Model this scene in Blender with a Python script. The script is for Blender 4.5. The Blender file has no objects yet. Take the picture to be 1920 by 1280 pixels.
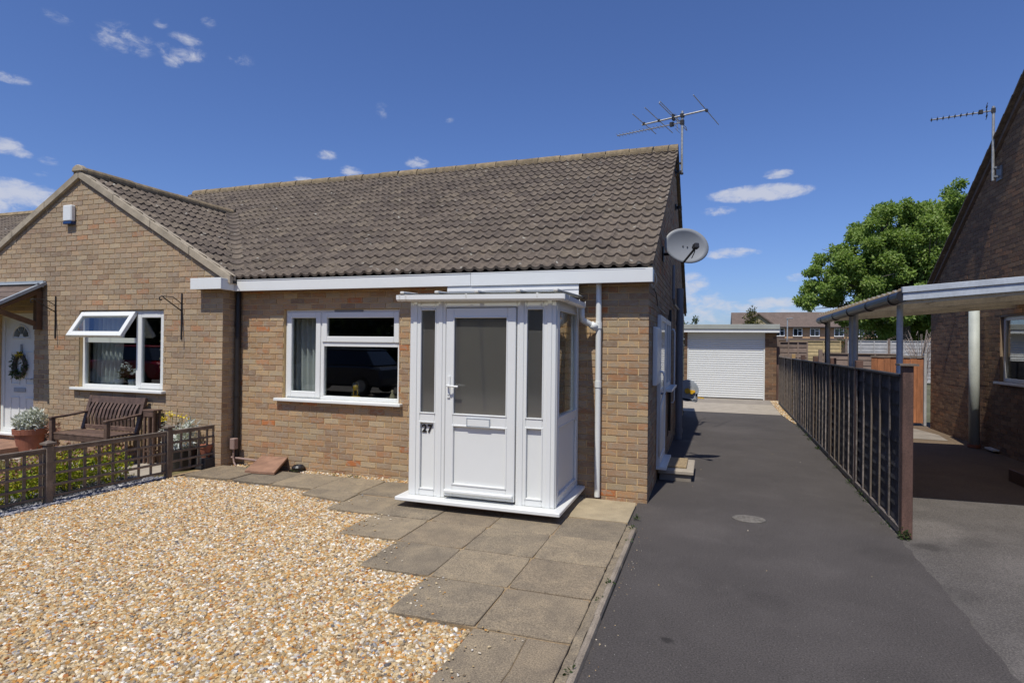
import bpy, bmesh, math, random
import numpy as np
from mathutils import Vector, Matrix
random.seed(7)
R = math.radians
sc = bpy.context.scene
COL = sc.collection

# ------------------------------------------------------------------ camera
CAM = Vector((0.6333, -6.4901, 1.7031))
YAW, PITCH, ROLL, FPX = R(18.7226), R(0.3311), R(0.68355), 1096.74
cy, sy = math.cos(YAW), math.sin(YAW)
CF = Vector((-sy * math.cos(PITCH), cy * math.cos(PITCH), math.sin(PITCH)))
CR = Vector((cy, sy, 0)); CU = CR.cross(CF)
CR, CU = math.cos(ROLL) * CR + math.sin(ROLL) * CU, -math.sin(ROLL) * CR + math.cos(ROLL) * CU
cam = bpy.data.objects.new('camera', bpy.data.cameras.new('camera'))
cam.data.sensor_width = 36; cam.data.sensor_fit = 'HORIZONTAL'
cam.data.lens = FPX / 1920 * 36; cam.data.clip_start = 0.05; cam.data.clip_end = 3000
m3 = Matrix((CR, CU, -CF)).transposed()
cam.matrix_world = Matrix.Translation(CAM) @ m3.to_4x4()
COL.objects.link(cam); sc.camera = cam

# ------------------------------------------------------------------ sky, sun, exposure
SUN_EL, SUN_AZ = R(61.5), R(7.0)            # the sun stands over the street, a little to the left
SUN_DIR = Vector((-math.sin(SUN_AZ) * math.cos(SUN_EL), -math.cos(SUN_AZ) * math.cos(SUN_EL), math.sin(SUN_EL)))
world = bpy.data.worlds.new('World'); sc.world = world; world.use_nodes = True
sun = bpy.data.objects.new('sun', bpy.data.lights.new('sun', 'SUN'))
sun.data.energy = 4.3; sun.data.angle = R(0.53); sun.data.color = (1.0, 0.965, 0.885)
sun.rotation_euler = (-SUN_DIR).to_track_quat('-Z', 'Y').to_euler(); COL.objects.link(sun)
vs = sc.view_settings; vs.view_transform = 'Standard'; vs.look = 'None'; vs.gamma = 1; vs.exposure = 0.0
vs.use_curve_mapping = False
sc.cycles.use_denoising = True
sc.cycles.max_bounces = 8; sc.cycles.transparent_max_bounces = 12
sc.cycles.sample_clamp_indirect = 6

def build_world():
    nt = world.node_tree; nt.nodes.clear(); N = nt.nodes.new; L = nt.links.new
    out = N('ShaderNodeOutputWorld'); bg = N('ShaderNodeBackground'); bg.inputs[1].default_value = SKY_STRENGTH
    sky = N('ShaderNodeTexSky'); sky.sky_type = 'NISHITA'; sky.sun_disc = False
    sky.sun_elevation = SUN_EL; sky.sun_rotation = math.atan2(SUN_DIR.x, SUN_DIR.y)
    sky.air_density = 1.0; sky.dust_density = 0.6; sky.ozone_density = 3.2; sky.altitude = 0
    tc = N('ShaderNodeTexCoord')
    # deep polarised blue of the photograph: one tint on the whole sky
    tint = N('ShaderNodeMix'); tint.data_type = 'RGBA'; tint.blend_type = 'MULTIPLY'; tint.inputs[0].default_value = 1
    L(sky.outputs[0], tint.inputs[6]); tint.inputs[7].default_value = SKY_TINT
    def math_(op, a, b=None, c=None):
        n = N('ShaderNodeMath'); n.operation = op
        for i, x in enumerate((a, b, c)):
            if x is None: continue
            if isinstance(x, (int, float)): n.inputs[i].default_value = x
            else: L(x, n.inputs[i])
        return n.outputs[0]
    def dot(vec):
        n = N('ShaderNodeVectorMath'); n.operation = 'DOT_PRODUCT'; L(tc.outputs['Generated'], n.inputs[0]); n.inputs[1].default_value = vec
        return n.outputs['Value']
    best = None
    for az, el, wa, wb, amp in CLOUDS:        # compass bearing from +Y, height, half width, half height (degrees), density
        a, e = R(az), R(el)
        d = Vector((math.sin(a) * math.cos(e), math.cos(a) * math.cos(e), math.sin(e)))
        h = Vector((math.cos(a), -math.sin(a), 0)); v = h.cross(d)
        u1 = dot(h / R(wa)); v1 = dot(v / R(wb))
        r2 = math_('ADD', math_('MULTIPLY', u1, u1), math_('MULTIPLY', v1, v1))
        m = math_('MULTIPLY_ADD', r2, -amp, amp)
        m = math_('MULTIPLY', m, math_('GREATER_THAN', dot(d), 0.0))
        best = m if best is None else math_('MAXIMUM', best, m)
    mp = N('ShaderNodeMapping'); mp.inputs['Scale'].default_value = (1, 1, 2.0); L(tc.outputs['Generated'], mp.inputs[0])
    n1 = N('ShaderNodeTexNoise'); n1.inputs['Scale'].default_value = 38; n1.inputs['Detail'].default_value = 9; n1.inputs['Roughness'].default_value = .66; n1.inputs['Distortion'].default_value = .35
    L(mp.outputs[0], n1.inputs['Vector'])
    s = math_('ADD', best, math_('MULTIPLY_ADD', n1.outputs[0], 3.4, -1.55))
    rmp = N('ShaderNodeMapRange'); rmp.interpolation_type = 'SMOOTHSTEP'; L(s, rmp.inputs[0])
    rmp.inputs[1].default_value = 0.0; rmp.inputs[2].default_value = 1.5; rmp.inputs[3].default_value = 0; rmp.inputs[4].default_value = .8
    gate = N('ShaderNodeMapRange'); gate.interpolation_type = 'SMOOTHSTEP'; L(best, gate.inputs[0]); gate.inputs[1].default_value = -.15; gate.inputs[2].default_value = .3
    fac = math_('MULTIPLY', rmp.outputs[0], gate.outputs[0])
    mix = N('ShaderNodeMix'); mix.data_type = 'RGBA'; L(fac, mix.inputs[0]); L(tint.outputs[2], mix.inputs[6]); mix.inputs[7].default_value = CLOUD_COL
    L(mix.outputs[2], bg.inputs[0]); L(bg.outputs[0], out.inputs[0])
SKY_STRENGTH = 0.097
SKY_TINT = (.72, .86, 1.25, 1)
CLOUD_COL = (6.4, 6.6, 7.4, 1)
CLOUDS = [(-52.62, 23.13, 2.0, 1.2, 0.45), (-48.45, 23.24, 2.0, 0.7, 0.5), (-48.22, 24.21, 1.2, 0.5, 0.5), (-49.11, 22.56, 0.79, 0.68, 0.7), (-46.51, 25.88, 0.6, 0.5, 0.35), (-50.03, 24.88, 0.55, 0.38, 0.3), (-56.98, 23.45, 0.92, 0.41, 0.15), (-59.57, 18.65, 1.32, 0.41, 0.7), (-59.8, 14.03, 1.24, 0.72, 0.9),
          (-58.95, 13.62, 0.84, 0.37, 0.8), (-57.26, 13.42, 0.75, 0.32, 0.4), (-57.79, 12.43, 0.54, 0.27, 0.3), (-59.46, 10.7, 3.16, 1.16, 1.3), (-57.92, 10.57, 2.15, 0.97, 1.1), (-61.21, 9.91, 3.08, 1.28, 1.2), (-43.99, 23.59, 0.94, 0.47, 0.2), (-36.55, 16.98, 1.16, 0.45, 0.55), (-34.23, 15.72, 1.11, 0.52, 0.8), (-38.63, 14.61, 1.09, 0.39, 0.8),
          (-28.16, 16.99, 1.2, 0.6, 0.9), (-25.34, 20.91, 0.6, 0.35, 0.22), (-31.55, 21.2, 0.5, 0.6, 0.12), (-34.72, 16.0, 0.59, 0.33, 0.3), (4.09, 13.71, 4.55, 0.82, 1.5), (2.79, 13.54, 2.56, 0.57, 1.1), (5.53, 15.2, 1.37, 0.44, 0.9), (0.6, 12.39, 1.56, 0.46, 0.8), (1.88, 8.61, 2.48, 0.52, 0.9), (0.78, 8.37, 1.32, 0.33, 0.8),
          (-1.65, 5.75, 1.61, 1.34, 0.9), (-1.06, 4.5, 2.68, 0.94, 0.7), (0.36, 3.64, 4.66, 0.67, 0.7), (5.32, 4.01, 2.83, 0.58, 1.1), (3.11, 3.71, 3.92, 0.52, 0.7), (7.45, 6.21, 1.13, 0.44, 0.5), (-1.05, 2.91, 4.03, 0.81, 0.6), (4.89, 3.21, 5.81, 0.45, 0.6), (9.94, 3.59, 4.94, 0.62, 0.6)]

# ------------------------------------------------------------------ helpers
def project(p):
    d = Vector(p) - CAM; k = d.dot(CF)
    if k <= 0.05: return None
    return 960 + FPX * d.dot(CR) / k, 640 - FPX * d.dot(CU) / k, k
def in_frame(p, m=20):
    q = project(p)
    return q is not None and -m < q[0] < 1920 + m and -m < q[1] < 1280 + m
ORG = {}
def org(o): return ORG.get(o.name, Vector((0, 0, 0))) if o is not None else Vector((0, 0, 0))
def thing(name, label, cat, loc=(0, 0, 0), group=None):
    o = bpy.data.objects.new(name, None); o.empty_display_size = .1; COL.objects.link(o)
    o.location = loc; ORG[o.name] = Vector(loc); o['label'] = label; o['category'] = cat
    if group: o['group'] = group
    return o
def tag(o, label, cat, group=None):
    o['label'] = label; o['category'] = cat
    if group: o['group'] = group
    return o
def link_mesh(name, me, parent=None, loc=(0, 0, 0), mat=None):
    """link a mesh at world place loc under parent"""
    o = bpy.data.objects.new(name, me); COL.objects.link(o)
    loc = Vector(loc)
    if parent is not None: o.parent = parent; o.location = loc - org(parent)
    else: o.location = loc
    ORG[o.name] = loc
    if mat and not me.materials: me.materials.append(mat)
    return o
class MB:
    def __init__(s): s.v = []; s.f = []; s.r = []; s.cur = 0.0
    def add(s, vs, fs, r=None):
        n = len(s.v); s.v += [tuple(v) for v in vs]; s.f += [tuple(i + n for i in f) for f in fs]
        s.r += [s.cur if r is None else r] * len(fs); return s
    def box(s, x0, x1, y0, y1, z0, z1, r=None):
        return s.add([(x, y, z) for z in (z0, z1) for y in (y0, y1) for x in (x0, x1)],
                     [(0, 2, 3, 1), (4, 5, 7, 6), (0, 1, 5, 4), (2, 6, 7, 3), (0, 4, 6, 2), (1, 3, 7, 5)], r)
    def obox(s, c, ax, r=None):
        c = Vector(c); a, b, d = [Vector(q) for q in ax]
        return s.add([c + i * a + j * b + k * d for k in (-1, 1) for j in (-1, 1) for i in (-1, 1)],
                     [(0, 2, 3, 1), (4, 5, 7, 6), (0, 1, 5, 4), (2, 6, 7, 3), (0, 4, 6, 2), (1, 3, 7, 5)], r)
    def bar(s, p, q, w, t, up=(0, 0, 1), r=None):
        p, q = Vector(p), Vector(q); d = (q - p); h = d.normalized(); up = Vector(up)
        x = h.cross(up)
        if x.length < 1e-4: x = h.cross(Vector((1, 0, 0)))
        x.normalize(); y = x.cross(h)
        return s.obox((p + q) / 2, (d / 2, x * w / 2, y * t / 2), r)
    def tube(s, pts, rad, n=8, cap=True, r=None):
        pts = [Vector(p) for p in pts]; k = len(pts); rad = rad if hasattr(rad, '__len__') else [rad] * k
        vs = []; prev = None
        for i, p in enumerate(pts):
            d = (pts[min(i + 1, k - 1)] - pts[max(i - 1, 0)]).normalized()
            if prev is None: x = d.orthogonal().normalized()
            else: x = (prev - d * prev.dot(d)).normalized()
            prev = x; y = d.cross(x)
            vs += [p + rad[i] * (math.cos(2 * math.pi * j / n) * x + math.sin(2 * math.pi * j / n) * y) for j in range(n)]
        fs = [(i * n + j, i * n + (j + 1) % n, (i + 1) * n + (j + 1) % n, (i + 1) * n + j) for i in range(k - 1) for j in range(n)]
        if cap: fs += [tuple(range(n - 1, -1, -1)), tuple(range((k - 1) * n, k * n))]
        return s.add(vs, fs, r)
    def lathe(s, prof, c, n=20, r=None):
        c = Vector(c); k = len(prof)
        vs = [c + Vector((p[0] * math.cos(2 * math.pi * j / n), p[0] * math.sin(2 * math.pi * j / n), p[1])) for p in prof for j in range(n)]
        fs = [(i * n + j, i * n + (j + 1) % n, (i + 1) * n + (j + 1) % n, (i + 1) * n + j) for i in range(k - 1) for j in range(n)]
        return s.add(vs, fs, r)
    def prism(s, poly, ext, r=None):
        """poly: 3-D points, ext: vector"""
        n = len(poly); p = [Vector(q) for q in poly]; e = Vector(ext)
        return s.add(p + [q + e for q in p], [tuple(range(n)), tuple(range(2 * n - 1, n - 1, -1))] + [(i, i + n, (i + 1) % n + n, (i + 1) % n) for i in range(n)], r)
    def mesh(s, name, o=(0, 0, 0), bevel=0, rnd=False):
        me = bpy.data.meshes.new(name); o = Vector(o)
        me.from_pydata([tuple(Vector(v) - o) for v in s.v], [], s.f)
        if rnd:
            at = me.attributes.new('rnd', 'FLOAT', 'FACE'); at.data.foreach_set('value', s.r)
        bm = bmesh.new(); bm.from_mesh(me)
        bmesh.ops.recalc_face_normals(bm, faces=bm.faces)
        if bevel:
            es = [e for e in bm.edges if len(e.link_faces) == 2 and e.calc_face_angle(0) > .6]
            bmesh.ops.bevel(bm, geom=es, offset=bevel, segments=1, affect='EDGES', clamp_overlap=True)
        bm.to_mesh(me); bm.free(); me.update()
        return me
    def build(s, name, mat, parent=None, loc=None, bevel=0, smooth=False, rnd=False, kind=None):
        loc = Vector(loc) if loc is not None else org(parent)
        me = s.mesh(name, loc, bevel, rnd)
        if smooth: me.polygons.foreach_set('use_smooth', [True] * len(me.polygons))
        o = link_mesh(name, me, parent, loc, mat)
        if kind: o['kind'] = kind
        return o
def part_box(name, parent, mat, x0, x1, y0, y1, z0, z1, bevel=.003):
    return MB().box(x0, x1, y0, y1, z0, z1).build(name, mat, parent, bevel=bevel)
def arr_mesh(name, V, F, mat, rnd=None, smooth=False):
    """mesh from numpy arrays; F is (n,4) or (n,3)"""
    me = bpy.data.meshes.new(name); k = F.shape[1]
    me.vertices.add(len(V)); me.vertices.foreach_set('co', np.asarray(V, np.float32).ravel())
    me.loops.add(F.size); me.loops.foreach_set('vertex_index', F.astype(np.int32).ravel())
    me.polygons.add(len(F)); me.polygons.foreach_set('loop_start', np.arange(0, F.size, k, dtype=np.int32))
    me.polygons.foreach_set('loop_total', np.full(len(F), k, np.int32))
    if rnd is not None:
        at = me.attributes.new('rnd', 'FLOAT', 'FACE'); at.data.foreach_set('value', np.asarray(rnd, np.float32))
    me.update(calc_edges=True); me.validate(); me.materials.append(mat)
    return me

# ------------------------------------------------------------------ materials
def nodes(name):
    m = bpy.data.materials.new(name); m.use_nodes = True; nt = m.node_tree
    return m, nt, nt.nodes['Principled BSDF'], nt.nodes.new, nt.links.new
def noise(N, L, vec, scale, detail=4, rough=.55, dist=0):
    n = N('ShaderNodeTexNoise'); n.inputs['Scale'].default_value = scale; n.inputs['Detail'].default_value = detail
    n.inputs['Roughness'].default_value = rough; n.inputs['Distortion'].default_value = dist
    if vec is not None: L(vec, n.inputs['Vector'])
    return n.outputs[0]
def ramp(N, L, fac, stops, interp='LINEAR'):
    n = N('ShaderNodeValToRGB'); n.color_ramp.interpolation = interp; e = n.color_ramp.elements
    while len(e) > 1: e.remove(e[-1])
    for i, (p, c) in enumerate(stops):
        q = e[0] if i == 0 else e.new(p)
        q.position = p; q.color = (*c, 1) if len(c) == 3 else c
    L(fac, n.inputs[0]); return n.outputs[0]
def mixc(N, L, fac, a, b, blend='MIX'):
    n = N('ShaderNodeMix'); n.data_type = 'RGBA'; n.blend_type = blend
    for i, x in ((0, fac), (6, a), (7, b)):
        if isinstance(x, (int, float)): n.inputs[i].default_value = x
        elif isinstance(x, tuple): n.inputs[i].default_value = (*x, 1) if len(x) == 3 else x
        else: L(x, n.inputs[i])
    return n.outputs[2]
def bump(N, L, h, strength, dist, bsdf):
    b = N('ShaderNodeBump'); b.inputs['Strength'].default_value = strength; b.inputs['Distance'].default_value = dist
    L(h, b.inputs['Height']); L(b.outputs[0], bsdf.inputs['Normal'])
def seed_value(N, L):
    """a steady random number per piece: per object, plus the per-face number of joined pieces"""
    oi = N('ShaderNodeObjectInfo'); at = N('ShaderNodeAttribute'); at.attribute_name = 'rnd'
    a = N('ShaderNodeMath'); a.operation = 'ADD'; L(oi.outputs['Random'], a.inputs[0]); L(at.outputs['Fac'], a.inputs[1])
    f = N('ShaderNodeMath'); f.operation = 'FRACT'; L(a.outputs[0], f.inputs[0]); return f.outputs[0]
def vary(N, L, v, k):
    a = N('ShaderNodeMath'); a.operation = 'MULTIPLY'; a.inputs[1].default_value = k; L(v, a.inputs[0])
    f = N('ShaderNodeMath'); f.operation = 'FRACT'; L(a.outputs[0], f.inputs[0]); return f.outputs[0]
def pos(N): return N('ShaderNodeNewGeometry').outputs['Position']
def plain(name, col, rough=.6, var=.12, scale=6, fine=0, fscale=150, bmp=0, bscale=80, metal=0, spec=.5, piece=0, streak=None):
    m, nt, b, N, L = nodes(name); p = pos(N)
    if streak:
        mp = N('ShaderNodeMapping'); mp.inputs['Scale'].default_value = streak; L(p, mp.inputs[0]); p2 = mp.outputs[0]
    else: p2 = p
    c = ramp(N, L, noise(N, L, p2, scale), [(.3, tuple(x * (1 - var) for x in col)), (.7, tuple(min(1, x * (1 + var)) for x in col))])
    if fine: c = mixc(N, L, 1.0, c, ramp(N, L, noise(N, L, p, fscale, 2), [(.3, (1 - fine,) * 3), (.7, (1 + fine,) * 3)]), 'MULTIPLY')
    if piece: c = mixc(N, L, 1.0, c, ramp(N, L, seed_value(N, L), [(0, (1 - piece,) * 3), (1, (1 + piece,) * 3)]), 'MULTIPLY')
    L(c, b.inputs['Base Color']); b.inputs['Roughness'].default_value = rough; b.inputs['Metallic'].default_value = metal
    b.inputs['Specular IOR Level'].default_value = spec
    if bmp: bump(N, L, noise(N, L, p2, bscale, 3), bmp, .004, b)
    return m
def brick_mat(name, stops, mott=.74, dirt=.7, grey_to=(.36, .295, .215)):
    m, nt, b, N, L = nodes(name); p = pos(N); s = seed_value(N, L)
    base = ramp(N, L, s, stops, 'CONSTANT')
    tone = ramp(N, L, vary(N, L, s, 37.7), [(0, (.87, .86, .85)), (1, (1.20, 1.18, 1.15))])
    c = mixc(N, L, 1.0, base, tone, 'MULTIPLY')
    mp = N('ShaderNodeMapping'); mp.inputs['Scale'].default_value = (1, 1, 1.7); L(p, mp.inputs[0])
    grey = ramp(N, L, noise(N, L, mp.outputs[0], 12, 5, .72, .8), [(.46, (0, 0, 0)), (.60, (1, 1, 1))])
    k = N('ShaderNodeMath'); k.operation = 'MULTIPLY'; k.inputs[1].default_value = mott; L(grey, k.inputs[0])
    c = mixc(N, L, k.outputs[0], c, grey_to)
    spk = ramp(N, L, noise(N, L, p, 75, 4, .8), [(.28, (.60, .59, .58)), (.5, (1, 1, 1)), (.72, (1.28, 1.26, 1.2))])
    c = mixc(N, L, .8, c, spk, 'MULTIPLY')
    big = ramp(N, L, noise(N, L, p, 1.1, 3), [(.3, (.84, .84, .86)), (.7, (1.1, 1.09, 1.07))])
    c = mixc(N, L, dirt, c, big, 'MULTIPLY')
    L(c, b.inputs['Base Color']); b.inputs['Roughness'].default_value = .88; b.inputs['Specular IOR Level'].default_value = .25
    bump(N, L, noise(N, L, p, 90, 4, .7), .55, .004, b)
    return m
BUFF = [(0, (0.392, 0.254, 0.139)), (.16, (0.371, 0.233, 0.129)), (.30, (0.424, 0.295, 0.164)), (.44, (0.366, 0.259, 0.164)), (.56, (0.318, 0.207, 0.129)), (.68, (0.403, 0.238, 0.124)), (.78, (0.360, 0.191, 0.099)), (.87, (0.424, 0.326, 0.198)), (.955, (0.424, 0.160, 0.059)), (.98, (0.254, 0.176, 0.119))]
PALE = [(0, (0.377, 0.274, 0.174)), (.18, (0.360, 0.254, 0.164)), (.34, (0.409, 0.300, 0.184)), (.5, (0.350, 0.259, 0.174)), (.64, (0.382, 0.269, 0.168)), (.76, (0.318, 0.217, 0.144)), (.85, (0.414, 0.321, 0.208)), (.94, (0.382, 0.207, 0.114)), (.975, (0.286, 0.207, 0.144))]
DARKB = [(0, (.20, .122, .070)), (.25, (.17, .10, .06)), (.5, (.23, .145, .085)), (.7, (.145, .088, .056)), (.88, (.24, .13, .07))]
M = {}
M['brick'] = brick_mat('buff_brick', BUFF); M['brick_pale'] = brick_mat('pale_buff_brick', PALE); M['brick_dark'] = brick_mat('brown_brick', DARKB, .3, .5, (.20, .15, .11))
M['mortar'] = plain('mortar', (.62, .44, .22), .95, .16, 4, .18, 220, .4, 200)
M['mortar_dark'] = plain('grey_mortar', (.25, .185, .125), .95, .15, 4, .15, 220)
M['white'] = plain('white_upvc', (.725, .73, .70), .32, .015, 3, spec=.45)
M['white_old'] = plain('weathered_white_plastic', (.62, .61, .56), .5, .1, 9, .08, 60, streak=(3, 3, 1))
M['pole_grey'] = plain('grey_green_pipe', (.40, .42, .38), .6, .12, 5, .05, 60)
M['carport_white'] = plain('faded_carport_paint', (.44, .47, .50), .5, .1, 5, .06, 40)
M['white_board'] = plain('white_cladding', (.66, .66, .64), .45, .05, 4)
M['black_plastic'] = plain('black_plastic', (.018, .016, .016), .4, .2, 5)
M['iron'] = plain('black_iron', (.02, .018, .018), .5, .2, 20)
M['grey_plastic'] = plain('grey_plastic', (.17, .18, .20), .45, .1, 4)
M['steel'] = plain('grey_steel', (.34, .37, .40), .5, .18, 7, .1, 90)
M['alu'] = plain('weathered_aluminium', (.42, .41, .38), .5, .25, 25, .15, 200, metal=.6)
M['dish'] = plain('grey_dish_paint', (.25, .26, .27), .5, .08, 3)
M['dark_wood'] = plain('dark_stained_wood', (.115, .07, .05), .55, .35, 14, .25, 160, .4, 60, piece=.25, streak=(1, 1, 1))
M['grey_wood'] = plain('weathered_fence_wood', (.165, .13, .10), .8, .3, 10, .25, 150, .5, 90, piece=.2)
M['black_wood'] = plain('black_stained_boards', (.034, .033, .037), .75, .5, 9, .35, 120, .6, 50, piece=.35)
M['batten'] = plain('grey_batten', (.15, .125, .11), .75, .6, 16, .3, 120, piece=.55)
M['brown_post'] = plain('brown_stained_post', (.115, .062, .045), .7, .4, 7, .3, 130, .4, 60, streak=(1, 1, .25))
M['orange_wood'] = plain('orange_brown_boards', (.33, .13, .055), .7, .25, 7, .2, 120, piece=.18, streak=(4, 4, .6))
M['new_wood'] = plain('pale_new_timber', (.36, .235, .10), .75, .15, 7, .15, 90, piece=.15, streak=(1, 1, .4))
M['fence_pale'] = plain('weathered_grey_panel', (.36, .35, .34), .8, .15, 5, .1, 60, piece=.12)
M['fence_yellow'] = plain('yellow_timber_panel', (.40, .30, .15), .8, .15, 5, .1, 60, piece=.15)
M['fence_brown'] = plain('old_brown_panel', (.20, .145, .115), .85, .2, 5, .1, 60, piece=.2)
M['oak'] = plain('brown_porch_timber', (.115, .058, .027), .6, .25, 9, .2, 100, piece=.1)
M['terracotta'] = plain('terracotta', (.27, .095, .055), .75, .2, 8, .1, 90)
M['soil'] = plain('soil', (.035, .025, .018), .95, .3, 30)
M['curtain'] = plain('pale_curtain', (.62, .62, .60), .9, .04, 6)
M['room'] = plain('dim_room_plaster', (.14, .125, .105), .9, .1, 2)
M['leadgrey'] = plain('lead_flashing', (.30, .33, .35), .5, .15, 8)
M['soffit'] = plain('brown_soffit', (.16, .085, .045), .7, .2, 8)
M['conc'] = plain('pale_concrete', (.36, .31, .245), .9, .14, 3, .15, 160, .3, 200)
M['conc_grey'] = plain('grey_concrete', (.25, .215, .175), .9, .18, 3, .2, 160, .3, 200)
M['barge'] = plain('cement_verge', (.36, .30, .215), .85, .2, 7, .2, 120, .3, 120, piece=.1)
M['ridge'] = plain('lichened_ridge_tile', (.22, .165, .095), .9, .35, 12, .3, 90, .5, 80, piece=.2)
M['red_slab'] = plain('red_brown_slab', (.27, .15, .095), .85, .3, 6, .2, 120)
M['pinkbox'] = plain('faded_brown_plastic', (.27, .185, .155), .6, .1, 6)
M['edging'] = plain('edging_concrete', (.25, .205, .155), .9, .25, 7, .3, 120, .5, 90)
M['cover'] = plain('worn_iron_cover', (.15, .135, .115), .75, .3, 14, .3, 90)
M['felt'] = plain('flat_roof_edge', (.34, .35, .31), .8, .1, 3)
M['roofdeck'] = plain('roof_underlay', (.03, .027, .025), .9, .1, 3)
M['far_roof'] = plain('far_roof_tiles', (.135, .098, .078), .9, .12, 1.5, .2, 8)
M['far_brick'] = plain('far_brick', (.46, .28, .15), .9, .1, 1, .15, 9)
M['tan_wall'] = plain('tan_render', (.34, .28, .17), .9, .05, 1)
M['dark_pane'] = plain('dark_pane', (.02, .025, .03), .08, .1, 1)
M['yellow'] = plain('yellow_plastic', (.70, .40, .02), .4, .08, 10)
M['mat'] = plain('coir_mat', (.30, .22, .125), .95, .3, 40, .3, 400, .6, 300)
M['black'] = plain('black_numerals', (.012, .012, .012), .35, .1, 5)
M['copper'] = plain('flowers', (.8, .8, .78), .7, .05, 20)

def tile_mat():
    m, nt, b, N, L = nodes('concrete_roof_tile'); p = pos(N); s = seed_value(N, L)
    base = ramp(N, L, s, [(0, (.140, .112, .090)), (.3, (.160, .129, .103)), (.6, (.112, .090, .075)), (.85, (.148, .119, .096)), (1, (.178, .144, .111))])
    blot = ramp(N, L, noise(N, L, p, 11, 6, .75, .4), [(.34, (.60, .58, .57)), (.5, (.96, .96, .96)), (.68, (1.36, 1.32, 1.22))])
    c = mixc(N, L, 1, base, blot, 'MULTIPLY')
    fine = ramp(N, L, noise(N, L, p, 70, 3, .8), [(.25, (.6, .6, .6)), (.75, (1.35, 1.35, 1.3))]); c = mixc(N, L, .8, c, fine, 'MULTIPLY')
    moss = ramp(N, L, noise(N, L, p, 2.3, 4, .6), [(.52, (0, 0, 0)), (.72, (1, 1, 1))])
    k = N('ShaderNodeMath'); k.operation = 'MULTIPLY'; k.inputs[1].default_value = .22; L(moss, k.inputs[0]); c = mixc(N, L, k.outputs[0], c, (.16, .13, .075))
    v = N('ShaderNodeTexVoronoi'); v.inputs['Scale'].default_value = 5.5; v.inputs['Randomness'].default_value = 1; L(p, v.inputs['Vector'])
    sp = ramp(N, L, v.outputs['Distance'], [(.07, (1, 1, 1)), (.16, (0, 0, 0))])
    hole = ramp(N, L, noise(N, L, p, 26, 3), [(.42, (0, 0, 0)), (.55, (1, 1, 1))])
    k2 = N('ShaderNodeMath'); k2.operation = 'MULTIPLY'; L(sp, k2.inputs[0]); L(hole, k2.inputs[1])
    c = mixc(N, L, k2.outputs[0], c, (.42, .40, .34))
    L(c, b.inputs['Base Color']); b.inputs['Roughness'].default_value = .92; b.inputs['Specular IOR Level'].default_value = .2
    bump(N, L, noise(N, L, p, 60, 4, .75), .6, .006, b); return m
M['tile'] = tile_mat()
def tarmac_mat(name, col, pale, speck, spots=()):
    m, nt, b, N, L = nodes(name); p = pos(N)
    c = ramp(N, L, noise(N, L, p, .9, 5, .6), [(.3, tuple(x * .86 for x in col)), (.7, tuple(x * 1.14 for x in col))])
    g = ramp(N, L, noise(N, L, p, 95, 4, .7), [(.30, (.40, .40, .40)), (.5, (1, 1, 1)), (.70, (1.8, 1.77, 1.74))]); c = mixc(N, L, 1, c, g, 'MULTIPLY')
    pt = ramp(N, L, noise(N, L, p, 2.6, 5, .7, .5), [(.5, (0, 0, 0)), (.75, (1, 1, 1))])
    k = N('ShaderNodeMath'); k.operation = 'MULTIPLY'; k.inputs[1].default_value = pale; L(pt, k.inputs[0]); c = mixc(N, L, k.outputs[0], c, tuple(x * 1.7 for x in col))
    wob = N('ShaderNodeVectorMath'); wob.operation = 'MULTIPLY_ADD'; nz = N('ShaderNodeTexNoise'); nz.inputs['Scale'].default_value = 9; nz.inputs['Detail'].default_value = 5; L(p, nz.inputs['Vector'])
    L(nz.outputs['Color'], wob.inputs[0]); wob.inputs[1].default_value = (.16, .16, 0); L(p, wob.inputs[2])
    for sx_, sy_, sr, mul in spots:                       # oil drips, scuffs and worn patches
        d = N('ShaderNodeVectorMath'); d.operation = 'DISTANCE'; L(wob.outputs[0], d.inputs[0]); d.inputs[1].default_value = (sx_ + .08, sy_ + .08, 0)
        f_ = N('ShaderNodeMapRange'); f_.interpolation_type = 'SMOOTHSTEP'; L(d.outputs['Value'], f_.inputs[0]); f_.inputs[1].default_value = sr; f_.inputs[2].default_value = sr * .35; f_.inputs[3].default_value = 0; f_.inputs[4].default_value = 1
        c = mixc(N, L, f_.outputs[0], c, mixc(N, L, 1, c, (mul, mul, mul), 'MULTIPLY'))
    v = N('ShaderNodeTexVoronoi'); v.inputs['Scale'].default_value = 34; L(p, v.inputs['Vector'])
    sp = ramp(N, L, v.outputs['Distance'], [(.06, (1, 1, 1)), (.12, (0, 0, 0))])
    rnd = N('ShaderNodeMath'); rnd.operation = 'GREATER_THAN'; rnd.inputs[1].default_value = 1 - speck
    sx = N('ShaderNodeSeparateColor'); L(v.outputs['Color'], sx.inputs[0]); L(sx.outputs[0], rnd.inputs[0])
    k2 = N('ShaderNodeMath'); k2.operation = 'MULTIPLY'; L(sp, k2.inputs[0]); L(rnd.outputs[0], k2.inputs[1])
    c = mixc(N, L, k2.outputs[0], c, (.26, .24, .22))
    L(c, b.inputs['Base Color']); b.inputs['Roughness'].default_value = .85; b.inputs['Specular IOR Level'].default_value = .3
    bump(N, L, noise(N, L, p, 230, 3, .7), .8, .006, b); return m
DRIVE_SPOTS = [(.42, -2.98, .06, .45), (1.2, -3.3, .07, .5), (.55, -.75, .45, 1.2), (1.25, -1.6, .5, 1.1), (1.7, 1.2, .7, 1.1), (.6, 3.5, .8, 1.12), (1.6, -3.0, .35, .9), (.35, 1.5, .25, 1.5), (.25, 4.6, .2, 1.4), (1.1, 6.5, .9, 1.15), (2.05, -.9, .3, .82), (1.0, -2.2, .2, .88)]
M['tarmac'] = tarmac_mat('dark_tarmac', (.074, .065, .060), .3, .3, DRIVE_SPOTS)
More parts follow.
